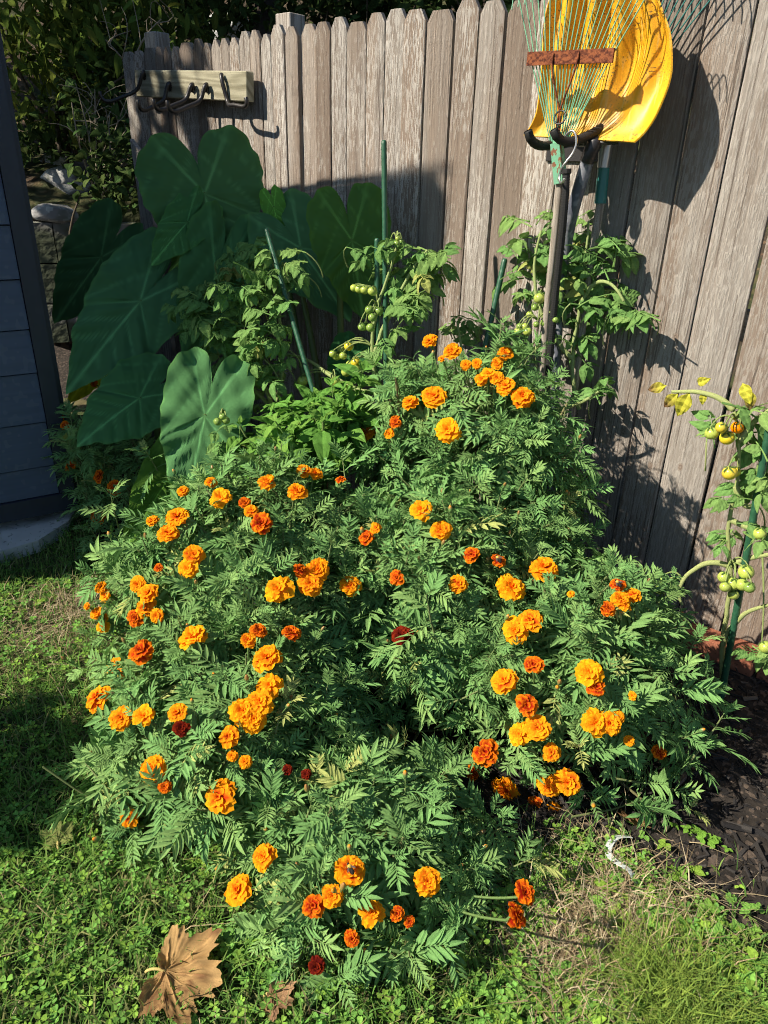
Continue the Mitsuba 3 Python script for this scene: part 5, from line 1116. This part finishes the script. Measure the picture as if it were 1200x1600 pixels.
bee(966, 911, 'bee on the flower at the right edge near the fence shadow', 2)

# ------------------------------------------------------------------ hillside planting, and the trees that shade it
SP = []
for q in range(3): SP.append((np.array([[0, 0, 0], [.45, .36, .08 + .05 * q], [.5, 0, 0], [.45, -.36, .10], [1, 0, -.2 - .1 * q]]), np.array([[0, 2, 1], [0, 3, 2], [1, 2, 4], [2, 3, 4]]), np.ones((5, 3))))
def far(px, py, r): return CAM + ray(px, py) * r
r_ = np.random.default_rng(31)
def lance(r): return leaflet(1.0, r.uniform(.28, .42), .25, r.uniform(.1, .6), 4)
LP = [lance(r_) for _ in range(5)]; RP = [ovate(r_, 1, r_.uniform(.7, .9), n=4, pucker=.03, curl=r_.uniform(.1, .5)) for _ in range(4)]
def shrub(key, label, cat, centre, radii, n, protos, size, base, droop, seed, stems=5, foot=None):
    r = np.random.default_rng(seed); t = thing(key, label, cat); u = nrm(r.normal(size=(n, 3))) * (r.random((n, 1)) ** .45); c = np.asarray(centre); P = c + u * radii * (1 + .5 * (meshkit.fbm(u * 2.5 + seed, 2)[:, None] - .5))
    Ms, tone = [], []
    for p in P:
        d = nrm([r.normal(), r.normal(), r.normal() * .6 - droop]); Ms.append(frame(d, [r.normal() * .5, -.4 + r.normal() * .5, 1], p, size * r.uniform(.6, 1.35))); tone.append(np.array(base) * r.uniform(.6, 1.4) * np.array([1 + r.uniform(-.1, .25), 1, 1]))
    mesh, col = merged(protos, r.integers(len(protos), size=n), Ms, tone); k = put(t + '__foliage', mesh, 'leaf', color=col); labels[k] = {'kind': 'stuff'}
    ft = np.array([c[0], c[1], c[2] - radii[2] - .3]) if foot is None else np.asarray(foot)
    for q in range(stems):
        e = P[int(r.integers(n))]; m = MB(); m.tube(bez([ft + r.normal(size=3) * [.1, .1, 0], (ft + e) / 2 + r.normal(size=3) * .12, e], 9), np.linspace(.022, .006, 9), 6, (.10, .08, .055)); m.put(t + '__stem', 'matte', smooth=True)
    return t
V1 = np.array([.10, .155, .03]); V2 = np.array([.055, .095, .03])
shrub('shrub', 'yellow green drooping shrub at the top left beyond the blue wall', 'shrub', far(95, 40, 7.2), (1.1, .9, .75), 1500, LP, .13, V1, .9, 1, 6, far(110, 240, 7.4))
shrub('shrub', 'green leafy shrub beside the drooping one, above the left end of the fence', 'shrub', far(190, 60, 7.6), (.9, .8, .6), 1100, LP, .12, V1 * .8, .7, 2, 5, far(190, 200, 7.8))
shrub('shrub', 'dark ivy covered shrub low against the left end of the fence', 'shrub', far(200, 165, 6.6), (.55, .5, .45), 1100, RP, .075, V2, .2, 3, 5, far(180, 260, 6.7))
shrub('shrub', 'low dark green ground cover shrub between the rocks and the retaining wall', 'shrub', far(75, 215, 7.6), (.6, .5, .3), 600, RP, .075, V2 * 1.1, .1, 4, 4)
shrub('shrub', 'small leafy shrub at the foot of the fence end behind the elephant ears', 'shrub', far(190, 270, 5.8), (.35, .35, .35), 420, RP, .07, V2, .1, 5, 4)
for q, (px, py, r0, lab) in enumerate(((300, -8, 9.5, 'dark undergrowth bush above the hook board behind the fence'), (470, 12, 9.0, 'dark bush behind the fence right of the post'), (560, -5, 8.5, 'shaded bush behind the middle of the fence'), (660, -14, 8.0, 'shaded bush behind the fence left of the rake'), (770, -30, 7.5, 'shaded bush behind the fence at the yellow shovel'))):
    shrub('bush', lab, 'bush', far(px, py, r0), (.85, .8, .55), 800, LP if q % 2 else RP, .11, V2 * .9, .3, 20 + q, 3)
ds = thing('dead_stalks', 'dry pale leafless stalks standing before the dark hillside', 'dry plant'); r = np.random.default_rng(44)
for (a0, a1, a2) in (((150, 300), (140, 220), (118, 130)), ((152, 300), (150, 220), (148, 140)), ((155, 300), (175, 220), (200, 150)), ((158, 300), (190, 260), (222, 215)), ((150, 300), (128, 240), (112, 160)), ((165, 300), (205, 250), (235, 120)), ((160, 305), (172, 240), (165, 170)), ((205, 130), (225, 60), (252, 30)), ((215, 120), (190, 90), (165, 62))):
    m = MB(); rr = 5.9 + r.uniform(-.15, .15); p = bez([far(*a0, rr + .1), far(*a1, rr), far(*a2, rr - .05)], 12); m.tube(p, np.linspace(.0085, .0032, 12), 5, np.array([.34, .29, .22]) * r.uniform(.7, 1.1))
    for q in range(4):
        b = p[int(r.integers(4, 11))]; m.tube(bez([b, b + r.normal(size=3) * .05 + [0, 0, .06], b + r.normal(size=3) * .12 + [0, 0, .12]], 6), np.linspace(.0038, .0015, 6), 4, (.32, .27, .2))
    m.put(ds + '__stalk', 'matte', smooth=True)
def tree(label, foot, trunk, crown, radii, n, seed, size=.17, cat='tree', keep=None):
    r = np.random.default_rng(seed); t = thing('tree', label, cat); c = np.asarray(crown, float)
    u = nrm(r.normal(size=(n, 3))) * (r.random((n, 1)) ** .4); P = c + u * radii * (1 + .7 * (meshkit.fbm(u * 2.2 + seed, 3)[:, None] - .5)); hol = meshkit.fbm(P * .9 + seed * 3, 3)
    P = P[hol > .40]; P = P[P[:, 2] > 3.3] if keep is None else P[keep(P)]
    lim = 2.2 - .955 * np.minimum(P[:, 1], 0); xs_ = P[:, 0] + .577 * np.maximum(-P[:, 1], 0); P = P[(P[:, 2] > lim) | (xs_ < -2.95)] if keep is None else P
    Ms = [frame(nrm(r.normal(size=3) + [0, 0, -.4]), [r.normal() * .5, r.normal() * .5, 1], p, size * r.uniform(.7, 1.3)) for p in P]
    mesh, col = merged(SP, r.integers(3, size=len(P)), Ms, np.array([.06, .11, .03]) * r.uniform(.6, 1.3, (len(P), 1))); k = put(t + '__crown', mesh, 'leaf', color=col); labels[k] = {'kind': 'stuff'}
    m = MB(); ft = np.asarray(foot, float); m.tube(bez([ft, ft * .6 + c * .4 + r.normal(size=3) * .06 + [0, 0, .0], c + [0, 0, -radii[2] * .3]], 16), np.linspace(trunk, trunk * .45, 16), 12, (.1, .1, .1)); m.put(t + '__trunk', 'bark', smooth=True)
    for q in range(5):
        e = P[int(r.integers(len(P)))]; b = ft * .35 + c * .65; m = MB(); m.tube(bez([b, (b + e) / 2 + [0, 0, .2], e], 9), np.linspace(trunk * .4, trunk * .1, 9), 7, (.1, .1, .1)); m.put(t + '__limb', 'bark', smooth=True)
f_ = far(402, 40, 9.2); tree('dark tree trunk rising behind the fence just left of the tall fence post', [f_[0], f_[1], hill_z(f_[0], f_[1]) - .1], .17, f_ + [0, 1.0, 4.2], (3.0, 3.0, 1.9), 7000, 1)
f_ = far(640, 0, 10.5); tree('shaded tree behind the fence left of the rake', [f_[0], f_[1], hill_z(f_[0], f_[1]) - .1], .15, f_ + [.3, -.6, 3.6], (3.2, 3.2, 1.8), 7000, 2)
tree('tree standing on the hillside at the top left, behind the drooping shrub', [-9.3, -.5, hill_z(-9.3, -.5) - .1], .2, (-8.0, -.6, 5.3), (3.0, 2.6, 1.8), 6500, 3)
tree('tree by the left end of the fence whose crown dapples the hook board', [-5.5, -2.5, -.1], .12, (-5.4, -2.1, 4.9), (1.3, 1.9, 1.2), 3200, 4)
tree('tree behind the right part of the fence, above the frame', [1.2, 2.6, .4], .16, (.6, 2.4, 5.0), (3.0, 2.4, 1.7), 5000, 5)
shrub('shrub', 'rounded garden shrub left of the lawn, shading its edge', 'shrub', (-2.64, -3.64, 1.62), (.31, .31, .30), 900, RP, .075, V2 * 1.2, .1, 6, 5, (-2.64, -3.64, 0))
